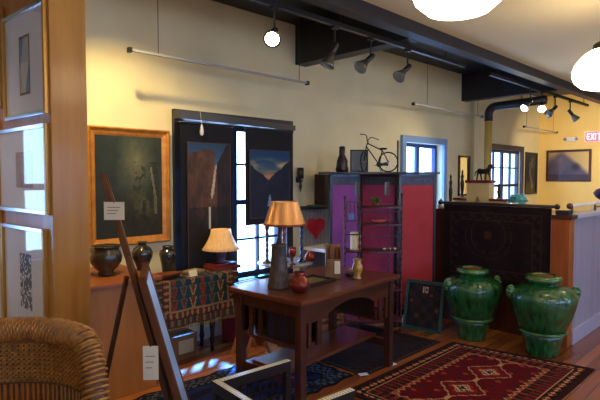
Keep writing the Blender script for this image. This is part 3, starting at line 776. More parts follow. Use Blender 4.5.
for px in (357, 387):
    q = atT(px, 187, 4.98); MB().box(q.x-.022, q.x+.022, q.y-.012, q.y+.012, 1.32, 1.45).build('bracket', mat('aged_brass', (120,120,104), .3, .7), scn, world=True)
tb0, tb1 = SP[0]-F*0+R*-.01, LD((437-300)/500*5.2, 5.2, 0)
mid_ = (SP[0]+SP[3])/2
MB().bar(LD(.195,5.22,SH+.011), LD(1.42,5.22,SH+.011), .02, .30, side=(0,0,1)).build('top_board', M_rosewood, scn, world=True, bevel=.004)
ZT = SH+.022
# pole in front of the screen
po = thing('metal_pole', 'slim black display pole rising above the screen', 'pole', LD((397.5-300)/500*4.97, 4.97, 0))
MB().tube([(0,0,.01),(0,0,1.86)], .008, 8).build('shaft', M_tyre, po, smooth=True)
MB().lathe([(.045,0),(.045,.012),(.012,.016)], 16).build('foot', M_tyre, po)
wcab = thing('wall_cupboard', 'small dark wall cupboard just left of the folding screen', 'cupboard', (onY(326, 190, 3.8).x, 3.8, 1.17))
MB().box(-.09,.12,-.06,.095,.02,.36).build('body', M_darkwood, wcab, bevel=.004)
MB().box(-.21,.12,-.07,.095,0,.02).build('green_ledge', mat('green_ledge_paint', (40,72,60), .5), wcab, bevel=.003)
# bottle statue
q = LD((342-300)/500*5.2, 5.2, ZT+.001); bt = thing('bottle_figure', 'dark knobbly bottle-shaped figure on top of the screen', 'sculpture', q)
MB().lathe([(.06,0),(.066,.03),(.055,.075),(.058,.11),(.04,.15),(.026,.185),(.03,.2),(.03,.24),(.02,.245)], 20, wob=lambda t,z: .09*math.sin(5*t+50*z)).build('body', M_darkwood, bt, smooth=True)
MB().lathe([(.031,.243),(.033,.246),(.028,.262),(.01,.266)], 16).build('cap', M_darkwood, bt, smooth=True)
# small framed picture leaning
q = LD((359-300)/500*5.3, 5.31, ZT+.001); fp = thing('small_picture', 'small grey framed picture behind the model bicycle', 'picture', q, YAW-PI/2)
m = MB(); w, h = .19, .235
m.box(-w/2,-w/2+.015,-.012,.0,0,h).box(w/2-.015,w/2,-.012,0,0,h).box(-w/2,w/2,-.012,0,0,.015).box(-w/2,w/2,-.012,0,h-.015,h); m.build('frame', M_darkwood, fp)
MB().box(-w/2+.015,w/2-.015,-.006,0,.015,h-.015).build('picture', mat('grey_picture', (120,126,126), .4, col2=(90,98,96), scale=6), fp)
# bicycle
bkx = LD((378-300)/500*5.14, 5.14, ZT+.001); bk = thing('model_bicycle', 'black model chopper bicycle standing on the screen', 'bicycle model', bkx, YAW-PI/2)
PXM = 5.14/500
def bz(px, py, y=0): return ((px-378)*PXM, y, (173.2-py)*PXM)
def wheel(c, r, turn):
    m = MB(); cx_, cy_, cz_ = c; ct_, st__ = math.cos(turn), math.sin(turn)
    m.tube([(cx_+r*math.cos(t)*ct_, cy_+r*math.cos(t)*st__, cz_+r*math.sin(t)) for t in [2*PI*i/28 for i in range(28)]], .007, 7, closed=True)
    w_ = m.build('wheel', M_tyre, bk, smooth=True)
    m = MB()
    for i in range(10):
        t = PI*i/10*2; m.bar((cx_,cy_,cz_), (cx_+r*math.cos(t)*ct_, cy_+r*math.cos(t)*st__, cz_+r*math.sin(t)), .0022)
    m.ball(c, .012, 8, 6); m.build('spokes', M_steel, w_)
rr = .098
rc = bz(388, 163.4); fc = bz(364, 163.4)
wheel(rc, rr, 0); wheel((fc[0], 0, rr+.008), rr, math.radians(62))
m = MB(); hd = bz(366, 148); bb = bz(379, 166); seat = bz(382, 152)
m.tube([hd, bb], .006); m.tube([bz(367.5,145), seat], .006); m.tube([seat, bb], .006); m.tube([bb, rc], .005); m.tube([seat, rc], .005)
m.build('frame', M_tyre, bk, smooth=True)
m = MB(); 
for y in (-.016,.016): m.tube([(hd[0],y*.6,hd[2]), (fc[0]-.0, y, rr+.008)], .004)
m.tube([hd, bz(368,143)], .006); m.build('fork', M_tyre, bk, smooth=True)
m = MB(); ht = bz(367,143)
m.tube([(ht[0],0,ht[2]), (ht[0]-.01,-.03,ht[2]+.05), (ht[0]-.03,-.06,ht[2]+.065), (ht[0]-.085,-.07,ht[2]+.07)], .0045)
m.tube([(ht[0],0,ht[2]), (ht[0]+.03,.03,ht[2]+.04), (ht[0]+.06,.05,ht[2]+.045), (ht[0]+.13,.06,ht[2]+.02)], .0045)
m.build('handlebar', M_tyre, bk, smooth=True)
m = MB(); m.ball((seat[0]+.01,0,seat[2]+.018), (.045,.02,.012)); m.build('saddle', M_tyre, bk, smooth=True)
m = MB(); m.lathe([(.026,-.006),(.028,0),(.026,.006)], 16, bb, ax=(0,1,0)); m.box(bb[0]-.03, rc[0], -.012, -.004, bb[2]-.012, bb[2]+.014); m.bar((bb[0]-.05,-.02,bb[2]-.01),(bb[0]+.04,.02,bb[2]+.008), .006); m.build('chain_guard', M_tyre, bk)
m = MB(); m.bar((bb[0],-.02,bb[2]), (bb[0]+.025,-.05,0), .005).bar((bb[0],.02,bb[2]), (bb[0]+.025,.05,0), .005); m.build('kickstand', M_tyre, bk)

# ================================================================== ETAGERE
q = LD(0, 4.72, 0); eg = thing('etagere', 'dark spindle etagere with bowed shelves before the crimson screen', 'shelf', LD((373-300)/500*4.72, 4.72, .012), YAW-PI/2)
M_eg = mat('etagere_wood', (84,34,38), .4, col2=(60,24,28), scale=5, coat=.2)
PX = 4.72/500
def ex_(px): return (px-373)*PX
def ez(py): return 1.5-(py-177)*PX
def turned(x, y, z0, z1, r=.011):
    n = max(3, int((z1-z0)/.06)); prof = [(r*.8, z0)]
    for i in range(n):
        z = z0+(z1-z0)*(i+.5)/n; prof += [(r*.6, z-.02), (r*1.25, z), (r*.6, z+.02)]
    prof.append((r*.8, z1)); return MB().lathe(prof, 8, (x,y,0))
xl, xm, xr = ex_(345), ex_(360), ex_(402)
for x, zt in ((xl, ez(200)), (xm, ez(205)), (xr, ez(197))):
    turned(x, 0, 0, zt, .012).build('post', M_eg, eg, smooth=True)
    MB().ball((x,0,zt+.012), .015).build('finial', M_eg, eg, smooth=True)
turned((xm+xr)/2+.07, -.05, .1, 1.2, .008).build('post', M_eg, eg, smooth=True)
for x in (xm, xr): turned(x, .17, 0, ez(200), .01).build('post', M_eg, eg, smooth=True)
def bow(x0, x1, z, dep=.17, bulge=.07, name='shelf'):
    poly = [(x0, dep), (x1, dep)] ; fr = [(x1+(x0-x1)*i/12, -bulge*math.sin(PI*i/12)) for i in range(13)]
    pts = [(x0, dep)]+[(x0+(x1-x0)*i/12, -.012-bulge*math.sin(PI*i/12)) for i in range(13)]+[(x1, dep)]
    m = MB(); n = len(pts); s_ = m.add([(x,y,z-.008) for x,y in pts]+[(x,y,z+.008) for x,y in pts])
    m.face([s_+i for i in range(n)][::-1]); m.face([s_+n+i for i in range(n)])
    for i in range(n): j=(i+1)%n; m.face([s_+i, s_+j, s_+n+j, s_+n+i])
    return m.build(name, M_eg, eg)
bow(xm, xr, ez(208.5)); bow(xm+.03, xr, ez(226), bulge=.03); bow(xl, xr, ez(253)); bow(xm, xr, ez(292)); bow(xl, xr, .12)
for z in (ez(222), ez(236), ez(203)): MB().bar((xl,0,z),(xm,0,z), .012).build('rail', M_eg, eg)
for z in (ez(214), ez(240)): MB().bar((xm,.17,z),(xr,.17,z), .01).build('rail', M_eg, eg)
MB().bar((xm,-.02,ez(249)),(xr,-.04,ez(248)), .008).build('rail', M_eg, eg)
for i in range(4):
    x = xl+(xm-xl)*(i+.5)/4; turned(x, 0, ez(222), ez(203), .005).build('spindle', M_eg, eg, smooth=True)
egm = Matrix.Translation(eg.location) @ Matrix.Rotation(YAW-PI/2, 4, 'Z')
def onE(o, px, y, z): o.location = egm @ V((ex_(px), y, z+.001)); o.rotation_euler = (0,0,YAW-PI/2); return o
o = onE(MB().box(-.026,.026,-.006,.0,0,.06).build('blue_tile', M_bluetile, bevel=.003), 351.5, -.008, ez(222)+.006); tag(o, 'small square blue tile in the etagere side gallery', 'tile')
o = onE(MB().lathe([(.05,0),(.052,.005),(.052,.165),(.045,.17),(.0,.165)], 24).build('pillar_candle', M_candle, smooth=True), 356.5, .06, ez(253)+.009); tag(o, 'wide ivory candle on the etagere middle shelf', 'candle')
pf = thing('potted_plant', 'small leafy green plant on the etagere top shelf', 'plant'); onE(pf, 377, .06, ez(208.5)+.009)
MB().lathe([(.025,0),(.035,.03),(.03,.03)], 14).build('pot', M_terracotta, pf, smooth=True)
m = MB()
for i in range(26):
    a = random.uniform(0,2*PI); r_ = random.uniform(.03,.09); z = random.uniform(.03,.075)
    m.tube([(0,0,.025),(r_*.5*math.cos(a), r_*.5*math.sin(a), z+.01),(r_*math.cos(a), r_*.8*math.sin(a), z)], [.003,.009,.002], 4)
m.build('leaves', M_leaf, pf)
o = onE(MB().lathe([(.0,0),(.03,.0),(.062,.018),(.068,.03),(.06,.03),(.02,.01)], 22).build('salmon_bowl', M_salmon, smooth=True), 380, .06, ez(226)+.009); tag(o, 'shallow salmon bowl on the etagere second shelf', 'bowl')
for px, r_, lb in ((385,.016,'left small white shell on the etagere middle shelf'),(390,.02,'larger white shell on the etagere middle shelf'),(395.5,.015,'right small cream shell on the etagere middle shelf')):
    m = MB(); m.ball((0,0,r_*.8), (r_,r_*.8,r_*.8)); o = onE(m.build('seashell', M_candle, smooth=True), px, .02, ez(253)+.009); tag(o, lb, 'shell', 'shells on the etagere')
o = onE(MB().lathe([(.02,0),(.03,.02),(.03,.05),(.018,.06),(.02,.065)], 16).build('teal_jar', mat('teal_glaze', (40,110,110), .3, coat=.5), smooth=True), 386, .06, ez(292)+.009); tag(o, 'small teal jar on the lowest visible etagere shelf', 'jar')
o = onE(MB().lathe([(.02,0),(.024,.02),(.012,.05),(.02,.08),(.012,.1)], 14).build('yellow_figurine', M_yellowvase, smooth=True), 394, .04, ez(292)+.009); tag(o, 'small yellow figurine on the lowest visible etagere shelf', 'figurine')

# ================================================================== GAME BOARD leaning
g0, g1 = onZ(403, 327, 0), onZ(441, 334, 0)
gd = (g1-g0); gw = gd.length; ga = math.atan2(gd.y, gd.x)
gb = thing('game_board', 'green-framed wooden game board leaning against the screen', 'board', (g0+g1)/2, ga)
gh = .47; lean = .11
def gp(x, z, o=0): nn = V((0,-gh,-lean)).normalized(); return V((x, lean*z/gh, z)) + V((0,-1,lean/gh)).normalized()*o
def board_col(u, v):
    if .42 < u < .62 and .80 < v < .93:
        uu = (u-.42)/.2; vv = (v-.80)/.13
        if .08 < uu < .26: return (190,150,120)
        if .42 < uu < .92 and (uu < .58 or uu > .76 or vv < .2 or vv > .8): return (190,150,120)
    i, j = int(u*5), int(v*6)
    c = (26,16,18) if (i+j) % 2 else (44,26,26)
    fu, fv = (u*5) % 1-.5, (v*6) % 1-.5
    if (i*3+j*5) % 7 == 1 and math.hypot(fu, fv) < .3: c = (112,46,34)
    return c
m = MB(); m.sheet(lambda u, v: gp(-gw/2+.03+(gw-.06)*u, .03+(gh-.06)*v, .004), 40, 48, board_col, .008); m.build('panel', M_attr, gb)
m = MB()
for a, b in (((-gw/2,.014),(gw/2,.014)),((-gw/2,gh-.014),(gw/2,gh-.014))): m.bar(gp(*a,.006), gp(*b,.006), .028, .022, side=(0,0,1))
for x in (-gw/2+.014, gw/2-.014): m.bar(gp(x,.028,.006), gp(x,gh-.028,.006), .028, .022, side=(1,0,0))
m.build('frame', M_greenframe, gb, bevel=.002)

# ================================================================== GREEN JARS
def big_jar(label, loc, s, rot):
    t = thing('glazed_jar', label, 'jar', loc, rot)
    prof = [(.125,0),(.135,.012),(.14,.06),(.16,.15),(.178,.2)]
    MB().lathe([(r*s,z*s) for r,z in prof], 48).build('foot', M_green, t, smooth=True)
    MB().lathe([(r*s,z*s) for r,z in [(.178,.196),(.196,.2),(.2,.212),(.194,.222),(.182,.224)]], 48).build('ridge', M_greenrim, t, smooth=True)
    body = [(.182,.222),(.205,.28),(.238,.36),(.262,.44),(.27,.49),(.262,.535),(.232,.572),(.18,.596),(.12,.606),(.108,.615),(.106,.635)]
    MB().lathe([(r*s,z*s) for r,z in body], 64, wob=lambda a, z: .008*math.sin(16*a)+.006*math.sin(7*a+20*z)).build('body', M_green, t, smooth=True)
    MB().lathe([(r*s,z*s) for r,z in [(.106,.632),(.14,.64),(.15,.655),(.146,.675),(.125,.688),(.1,.69),(.094,.675),(.096,.64)]], 40, wob=lambda a, z: .02*math.sin(20*a)).build('rim', M_greenrim, t, smooth=True)
    MB().lathe([(0,.672*s),(.096*s,.674*s),(.096*s,.678*s),(.0,.677*s)], 24).build('plug', M_terracotta, t)
    for sx in (-1, 1):
        m = MB(); m.ball((sx*.262*s,0,.54*s), (.04*s,.035*s,.042*s)); 
        m.tube([(sx*(.27+.03*math.cos(a))*s, 0, (.54+.05*math.sin(a))*s) for a in [2*PI*i/14 for i in range(14)]], .011*s, 8, closed=True)
        for k in range(6): a = k*PI/3; m.ball((sx*.285*s, .03*s*math.cos(a), (.54+.034*math.sin(a))*s), .013*s, 8, 5)
        m.build('lug_handle', M_greenrim, t, smooth=True)
j1 = V((4.37, 2.16, 0)); j2 = V((4.40, 1.545, 0))
big_jar('left green glazed storage jar, standing next to the game board', j1, .96, YAW-PI/2+.25)
big_jar('right green glazed storage jar, standing in front of the corner post', j2, .98, YAW-PI/2-.1)

# ================================================================== COUNTER ITEMS
zc = 1.166
def cpt(px, X=5.05): p = onX(px, 200, X); return p
dsx = 5.08
ds = thing('stepped_display', 'cream stepped display stand with dark red ledges on the counter', 'display stand', (dsx, cpt(480, dsx).y, zc), -PI/2)
def cw(px): return -(cpt(px, dsx).y - cpt(480, dsx).y)       # local x of a pixel column
m = MB(); xa, xb = cw(469), cw(491.5)
m.prism([(xa,0),(xa+.06,0),(0-.0,.14),(xb-.06,0),(xb,0),(xb,.27),(xa,.27)], -.06, .06); m.build('body', M_cream, ds)
MB().box(xa-.015, xb+.015, -.07, .07, .271, .30).build('ledge', M_redlac, ds, bevel=.003)
MB().box(cw(457.5), xa-.002, -.06, .06, 0, .085).build('wing', M_cream, ds); MB().box(cw(456), xa-.002, -.07, .07, .086, .11).build('ledge', M_redlac, ds)
MB().box(xb+.002, cw(505), -.06, .06, 0, .085).build('wing', M_cream, ds); MB().box(xb+.002, cw(507), -.07, .07, .086, .11).build('ledge', M_redlac, ds)
# bull figurine
bl = thing('horse_figurine', 'dark bronze horse figurine on the stepped display top', 'figurine', (dsx, cpt(482.5, dsx).y, zc+.301), -PI/2)
def skin(name, verts, edges, radii, mat_, parent, lv=1):
    me = bpy.data.meshes.new(name); me.from_pydata(verts, edges, []); me.materials.append(mat_)
    o = bpy.data.objects.new(name, me); COL.objects.link(o); o.parent = parent
    s_ = o.modifiers.new('skin', 'SKIN'); sv = me.skin_vertices[0] if me.skin_vertices else None
    if sv is None:
        pass
    return o
m = MB()
m.tube([(-.06,0,.085),(-.04,0,.095),(0,0,.09),(.04,0,.095),(.06,0,.11),(.078,0,.135),(.088,0,.148)], [.02,.03,.026,.03,.026,.02,.016], 12)
m.tube([(.086,0,.152),(.1,0,.142),(.118,0,.125)], [.017,.014,.009], 10)
for x, dx in ((-.05,-.01),(-.035,.015),(.04,-.005),(.055,.02)):
    for y in ((-.013,) if x in (-.05,.04) else (.013,)): m.tube([(x,y,.08),(x+dx*.5,y,.045),(x+dx,y,.0)], [.014,.008,.007], 8)
m.tube([(.05,0,.13),(.07,0,.155),(.085,0,.165)], [.008,.012,.006], 6)
m.ball((.083,-.008,.168), (.004,.003,.009), 6, 5); m.ball((.083,.008,.168), (.004,.003,.009), 6, 5)
m.build('body', M_bronze, bl, smooth=True)
m = MB(); m.tube([(-.065,0,.095),(-.085,0,.08),(-.09,0,.04)], [.006,.008,.004], 6); m.build('tail', M_bronze, bl, smooth=True)
def figure(label, px, h, X=dsx, z=zc+.112, m_=M_bronze, s=1):
    p = cpt(px, X); t = thing('slim_figurine', label, 'figurine', (X, p.y, z), -PI/2, 'figurines flanking the stepped display')
    MB().lathe([(.026*s,0),(.026*s,.01),(.012*s,.014),(.014*s,.1*h),(.02*s,.35*h),(.024*s,.5*h),(.014*s,.66*h),(.021*s,.76*h),(.009*s,.86*h)], 12).build('body', m_, t, smooth=True)
    m = MB(); m.ball((0,0,.92*h), (.013*s,.013*s,.08*h+.003)); m.build('head', m_, t, smooth=True)
figure('tall slim dark figurine at the far left of the stepped display', 450.5, .36, X=5.0, z=zc, s=.9)
figure('tall brown figurine on the left red ledge of the stepped display', 462, .30, m_=M_darkwood, s=.9)
figure('short dark figurine on the right red ledge of the stepped display', 499, .15)
tf = thing('teal_flowers', 'bunch of teal paper flowers in a low bowl on the counter', 'flowers', (5.08, cpt(518, 5.08).y, zc))
m = MB(); m.ball((0,0,.105), (.05,.09,.05))
for i in range(46):
    a = random.uniform(0, 2*PI); r_ = random.uniform(0, .095); z = random.uniform(.06, .17)
    c = V((r_*.5*math.cos(a), r_*math.sin(a), z)); m.ball(c, (random.uniform(.012,.026), random.uniform(.014,.03), random.uniform(.006,.014)), 7, 5)
m.build('petals', M_teal, tf, smooth=False)
m = MB(); m.lathe([(.04,0),(.055,.03),(.05,.08),(.045,.08)], 18); m.build('bowl', M_white, tf, smooth=True)
sf = thing('red_white_ornament', 'small red and white ornament at the counter corner beside the screen', 'ornament', (4.86, cpt(441, 4.86).y, zc))
MB().lathe([(.03,0),(.034,.02),(.026,.05),(.01,.06)], 16).build('base', M_white, sf, smooth=True); MB().lathe([(.024,.052),(.02,.075),(.0,.11)], 14).build('cap', M_redenamel, sf, smooth=True)

# ================================================================== FAR WALL THINGS
def frame_thing(name, label, cat, loc, rot, w, h, fw, fm, col, nx=30, ny=20, th=.03, glass=False, attr=M_attrgloss):
    t = thing(name, label, cat, loc, rot)
    m = MB(); m.box(-w/2,-w/2+fw,-th,-.002,0,h).box(w/2-fw,w/2,-th,-.002,0,h).box(-w/2+fw,w/2-fw,-th,-.002,0,fw).box(-w/2+fw,w/2-fw,-th,-.002,h-fw,h); m.build('frame', fm, t, bevel=.004)
    m = MB(); m.sheet(lambda u, v: (-w/2+fw+(w-2*fw)*u, -.012, fw+(h-2*fw)*v), nx, ny, col, .006); m.build('canvas', attr, t)
    return t
def misty(u, v):
    c = mix((70,62,84), (110,98,112), fbm(u*4, v*4, 9))
    e = v-(.95-1.2*max(0, u-.35)-.9*max(0, .3-u)); c = mix(c, mix((150,128,92), (214,184,120), u), max(0, min(1, e*5+.3)))
    d = math.hypot(u-.68, (v-.45)*.8); c = mix(c, (34,30,44), .8*max(0, 1-d/.16))
    if v < .18: c = mix(c, (50,42,58), .6)
    return c
a, b = onX(547, 150.5, X1), onX(592, 150.5, X1); lo = onX(570, 181.5, X1)
frame_thing('wide_painting', 'wide dark-framed misty painting on the golden far wall', 'painting', (X1, (a.y+b.y)/2, lo.z), -PI/2, a.y-b.y, a.z-lo.z, .045, M_walnut, misty, 60, 40)
def darkpanel(u, v):
    c = (24,26,34)
    if abs(u-.5-.12*math.sin(v*9)) < .07 and .1 < v < .9: c = (96,110,120)
    if math.hypot((u-.5)*1, (v-.72)*2.4) < .2: c = (84,94,106)
    return c
a, b, lo = onY(525, 152, Y1), onY(536.5, 152, Y1), onY(530, 194, Y1)
frame_thing('tall_panel', 'tall narrow black panel with a pale plant figure near the corner', 'picture', ((a.x+b.x)/2, Y1, lo.z), 0, b.x-a.x, a.z-lo.z, .035, M_blackpaint, darkpanel)
mr = thing('wall_mirror', 'small dark-framed mirror on the wall left of the pipe', 'mirror', (onY(464, 160, Y1).x-.02, Y1, 1.2))
m = MB(); w, h = .36, .64; m.box(-w/2,-w/2+.03,-.03,-.002,0,h).box(w/2-.03,w/2,-.03,-.002,0,h).box(-w/2,w/2,-.03,-.002,0,.03).box(-w/2,w/2,-.03,-.002,h-.03,h); m.build('frame', M_darkwood, mr)
MB().box(-w/2+.03,w/2-.03,-.012,-.004,.03,h-.03).build('glass', mat('mirror_glass', (230,235,240), .06, 1), mr)
# exit sign + emergency light
a = onX(585.5, 136, X1); sg = thing('exit_sign', 'lit pink-red exit sign high on the golden wall', 'sign', (X1, a.y-.17, a.z-.12), -PI/2)
MB().box(-.17,.17,-.06,-.002,0,.2).build('housing', M_white, sg, bevel=.004)
MB().box(-.155,.155,-.064,-.061,.015,.185).build('face', M_redplastic, sg)
m = MB(); lw = .016; y0, y1, zb, zt = -.068, -.0645, .04, .16
def B(x0,x1,z0,z1): m.box(x0,x1,y0,y1,z0,z1)
x=-.125; B(x,x+lw,zb,zt); B(x+lw,x+.05,zb,zb+lw); B(x+lw,x+.05,zt-lw,zt); B(x+lw,x+.042,.092,.092+lw)
x=-.058; m.bar((x,-.066,zb),(x+.05,-.066,zt), .0035, lw, side=(0,1,0)); m.bar((x+.05,-.066,zb),(x,-.066,zt), .0035, lw, side=(0,1,0))
B(.012,.012+lw,zb,zt)
x=.05; B(x,x+.07,zt-lw,zt); B(x+.027,x+.027+lw,zb,zt-lw)
m.build('letters', M_signwhite, sg)
a = onX(572, 139, X1); el = thing('emergency_light', 'white twin-head emergency light left of the exit sign', 'light', (X1, a.y, a.z-.05), -PI/2)
MB().box(-.09,.09,-.05,0,0,.08).build('housing', M_white, el, bevel=.006)
for x in (-.1,.1): MB().lathe([(.02,0),(.035,.03),(.033,.032)], 14, (x,-.05,.06), ax=(0,-1,-.3)).build('lamp_head', M_silver, el, smooth=True)

# ================================================================== CEILING: track, heads, hanging rails, duct, globes
for i, (xa, xb, lb) in enumerate(((-2.0, 5.0, 'long black lighting track under the dark beams, near the bannered window'), (5.6, 9.2, 'black lighting track section near the far golden wall'))):
    tr_ = thing('light_track', lb, 'track', (xa, 2.6, 2.66))
    MB().box(0, xb-xa, -.018, .018, .0, .035).build('rail', M_blackpaint, tr_)
    for k in range(int((xb-xa)/1.6)+1): MB().tube([(.2+1.6*k,0,.035),(.2+1.6*k,0,ZB-2.661)], .006, 6).build('hanger', M_blackpaint, tr_)
head0 = None
HEADS = [(275,2.31,(-.62,-.55,-.55),True,'lit track spotlight facing us, nearest the camera'),
         (331,2.93,(-.35,.2,-.9),False,'unlit track spotlight beside the first cross beam'),
         (365,3.38,(-.75,.1,-.62),False,'unlit track spotlight, second right of the cross beam'),
         (402,3.93,(-.75,.1,-.62),False,'unlit track spotlight, last before the gap in the track'),
         (526,6.8,(-.7,.2,-.6),True,'lit far track spotlight, leftmost of the far group'),
         (540,7.19,(-.75,-.3,-.5),True,'lit far track spotlight, second from left in the far group'),
         (556,7.7,(-.7,.3,-.6),False,'unlit far track spotlight in the far group'),
         (575,8.35,(.5,-.45,-.75),True,'lit far track spotlight, rightmost of the far group'),
         (1,1.2,(.3,.7,-.7),True,'ceiling-mounted spotlight above the painting wall, out of the top of frame'),
         (0,-.4,(-.2,.6,-.7),True,'track spotlight over the partition, out of frame')]
HP = []
for px, x, d, lit, lb in HEADS:
    d = V(d).normalized(); hl = V((x, 2.75, ZB)) if px == 1 else V((x, 2.6, 2.66)); t = thing('track_spotlight', lb, 'spotlight', hl, 0, 'track spotlights')
    j = V((0,0,-.165))
    MB().box(-.03,.03,-.016,.016,-.022,0).tube([(0,0,-.02), j], .008, 8).build('adapter', M_blackpaint, t)
    m = MB(); m.lathe([(.02,-.04),(.024,-.03),(.024,.05),(.02,.055)], 14, j, ax=d); m.build('socket', M_blackpaint, t, smooth=True)
    m = MB(); m.lathe([(.022,.05),(.03,.08),(.052,.135),(.06,.155),(.055,.157)], 22, j, ax=d); m.build('reflector', M_chrome, t, smooth=True)
    m = MB(); m.lathe([(.0,.150),(.048,.150),(.046,.158),(.0,.162)], 22, j, ax=d); m.build('lens', M_bulb if lit else mat('dull_lens', (120,120,110), .2), t, smooth=True)
    HP.append((hl+j+d*.19, d, lit))
for i, (xa, xb, z, ws, lb) in enumerate(((1.70, 3.54, 2.43, (1.93, 3.43), 'long thin picture-hanging rail above the painting and bannered window'),
                                     (5.43, 7.3, 2.42, (5.75, 7.15), 'pale picture-hanging rail above the middle window'),
                                     (8.9, 10.5, 2.38, (9.0, 10.3), 'short pale picture-hanging rail near the far corner'))):
    t = thing('hanging_rail', lb, 'rail', ((xa+xb)/2, 3.5, z), 0, 'hanging rails along the window wall')
    MB().box(xa, xb, 3.488, 3.512, z-.012, z+.004).build('bar', mat('rail_grey', (160,164,168), .4, .4), t, world=True)
    for x in ws: MB().tube([(x,3.5,z),(x,3.5,ZB-.001)], .003, 5).build('wire', M_wire, t, world=True)
    for x in (xa, xb): MB().box(x-.012, x+.012, 3.48, 3.52, z-.024, z+.012).build('end_cap', M_blackpaint, t, world=True)
du = thing('black_duct', 'black duct pipe bending down into a yellow-lit pipe', 'pipe', (7.6, 3.5, 0))
m = MB(); dxx = onY(488, 150, 3.5).x; zz = 2.46
m.tube([(dxx,3.5,2.36),(dxx,3.5,zz)]+[(dxx,3.5-.12*(1-math.cos(a)),zz+.12*math.sin(a)) for a in [PI/2*i/8 for i in range(1,9)]]+[(dxx,3.1,zz+.125),(dxx,2.66,zz+.14)], .062, 16); m.build('elbow', M_duct, du, world=True, smooth=True)
MB().tube([(dxx,3.5,0),(dxx,3.5,2.36)], .055, 16).build('riser', M_pipey, du, world=True, smooth=True)
for y in (3.0,): MB().tube([(dxx,y,zz+.19),(dxx,y,ZB)], .006, 6).build('hanger', M_blackpaint, du, world=True)
GL = [(1.81,.97,'large opal schoolhouse globe pendant, nearest, cut by the top edge'),(4.06,1.07,'opal schoolhouse globe pendant at the right edge of the ceiling'),(6.4,1.07,'opal globe pendant beyond the right edge'),(-1.2,.97,'opal globe pendant behind the viewer'),(1.8,-1.6,'opal globe pendant over the front of the shop'),(5.0,-1.6,'opal globe pendant over the front right of the shop')]
g_root = None
for x, y, lb in GL:
    if g_root is None:
        g_root = t = thing('globe_pendant', lb, 'pendant lamp', (x,y,2.12), 0, 'opal globe pendants')
        MB().lathe([(0,0),(.06,.003),(.12,.02),(.165,.06),(.182,.105),(.18,.14),(.165,.185),(.135,.225),(.1,.26),(.06,.285),(.05,.29)], 48).build('globe', M_globe, t, smooth=True)
        MB().lathe([(.052,.284),(.056,.29),(.05,.325),(.03,.34),(.02,.345),(.012,.35)], 28).build('fitter', M_bronze, t, smooth=True)
        MB().tube([(0,0,.34),(0,0,.66)], .01, 10).build('stem', M_bronze, t, smooth=True)
        MB().lathe([(.02,.64),(.06,.665),(.065,.68)], 24).build('canopy', M_bronze, t, smooth=True)
    else: dup(g_root, (x,y,2.12), 0, lb)

# ================================================================== RUGS
def xy_sheet(name, corners, nx, ny, col, label, th=.008, fr=True, wav=0):
    A, B_, C_, D_ = [V(c) for c in corners]      # A near-left .. B along u, D along v
    c = (A+B_+C_+D_)/4
    t = thing(name, label, 'rug', (c.x, c.y, 0))
    def f(u, v):
        p = (A*(1-u)+B_*u)*(1-v)+(D_*(1-u)+C_*u)*v
        return V((p.x+wav*math.sin(v*30), p.y+wav*math.sin(u*40+2*math.sin(u*9)), th+.0015*math.sin(u*13)*math.sin(v*7)+.001))
    m = MB(); m.sheet(f, nx, ny, col, th); m.build('pile', M_textile, t, world=True)
    return t
RL, RW = 1.8, 1.10
def red_rug(u, v):
    # u along length (X), v across (from right/low Y to left/high Y)
    x, y = u*RL, v*RW; e = min(x, RL-x, y, RW-y); q = hsh(int(x/.012), int(y/.012), 4)
    cr, rd_, bk_, br = (190,150,106), (128,22,26), (34,20,24), (96,40,28)
    if e < .035: return (52,28,26)
    if e < .11:
        s = (x if min(y, RW-y) < .11 and min(y, RW-y) <= min(x, RL-x) else y); k = (s/.11) % 1; d = abs(e-.072)/.036
        return cr if abs(abs(k-.5)-.22)*2+d < .42 else ((112,40,34) if abs(k-.5)*2+d < 1 else bk_)
    if e < .118: return cr
    if e < .17:
        s = x if min(y, RW-y) <= min(x, RL-x) else y; k = (s/.06) % 1
        return (122,34,32) if k < .5 else (48,30,34)
    if e < .178: return br
    if e < .235:
        s = x if min(y, RW-y) <= min(x, RL-x) else y; k = int(s/.03)
        return ((86,34,30),(40,22,26),(120,60,44),(40,22,26))[k % 4]
    tooth = .235+.035*abs(((x if min(y, RW-y) <= min(x, RL-x) else y)/.075 % 1)-.5)*2
    if e < tooth: return (150,70,48)
    if e < tooth+.012: return cr
    # field: chain of stepped diamonds along X
    P_ = .47; cx = (((x+2.62-3.80)/P_+.5) % 1-.5)*P_; cy = y-RW/2
    d = abs(cx)*1.05+abs(cy)*1.25
    stp = .012*(int(abs(cy)/.03) % 2)
    d += stp
    if .205 < d < .222: return cr
    if d <= .205:
        if d < .085:
            k = (int(x/.022)+int(y/.022)) % 2; return (206,180,140) if (k and d > .03) else (40,26,34)
        if d < .1: return cr
        if d < .15: return rd_ if q > .12 else (160,60,40)
        return (110,20,26) if q > .1 else (60,30,40)
    if abs(cy) < .012: return cr
    c = (104,18,24)
    kx, ky = (x/.12) % 1-.5, (y/.12) % 1-.5
    if abs(kx)+abs(ky) < .22: c = (170,80,54) if (int(x/.12)+int(y/.12)) % 2 else (44,40,60)
    return mix(c, (70,14,20), q*.5)
xy_sheet('red_rug', ((2.62,1.12,0),(4.32,1.12,0),(4.12,2.22,0),(2.62,2.22,0)), 230, 140, red_rug, 'large red rug with diamond medallions in front of the green jars')
def charcoal(u, v):
    e = min(u*1.2, (1-u)*1.2, v, 1-v); q = hsh(int(u*60), int(v*50))
    if e < .03: return (70,54,44)
    if e < .1: return (52,40,42) if (int(u*30)+int(v*24)) % 2 else (34,30,36)
    return mix((34,32,38), (56,44,44), fbm(u*14, v*12, 5))
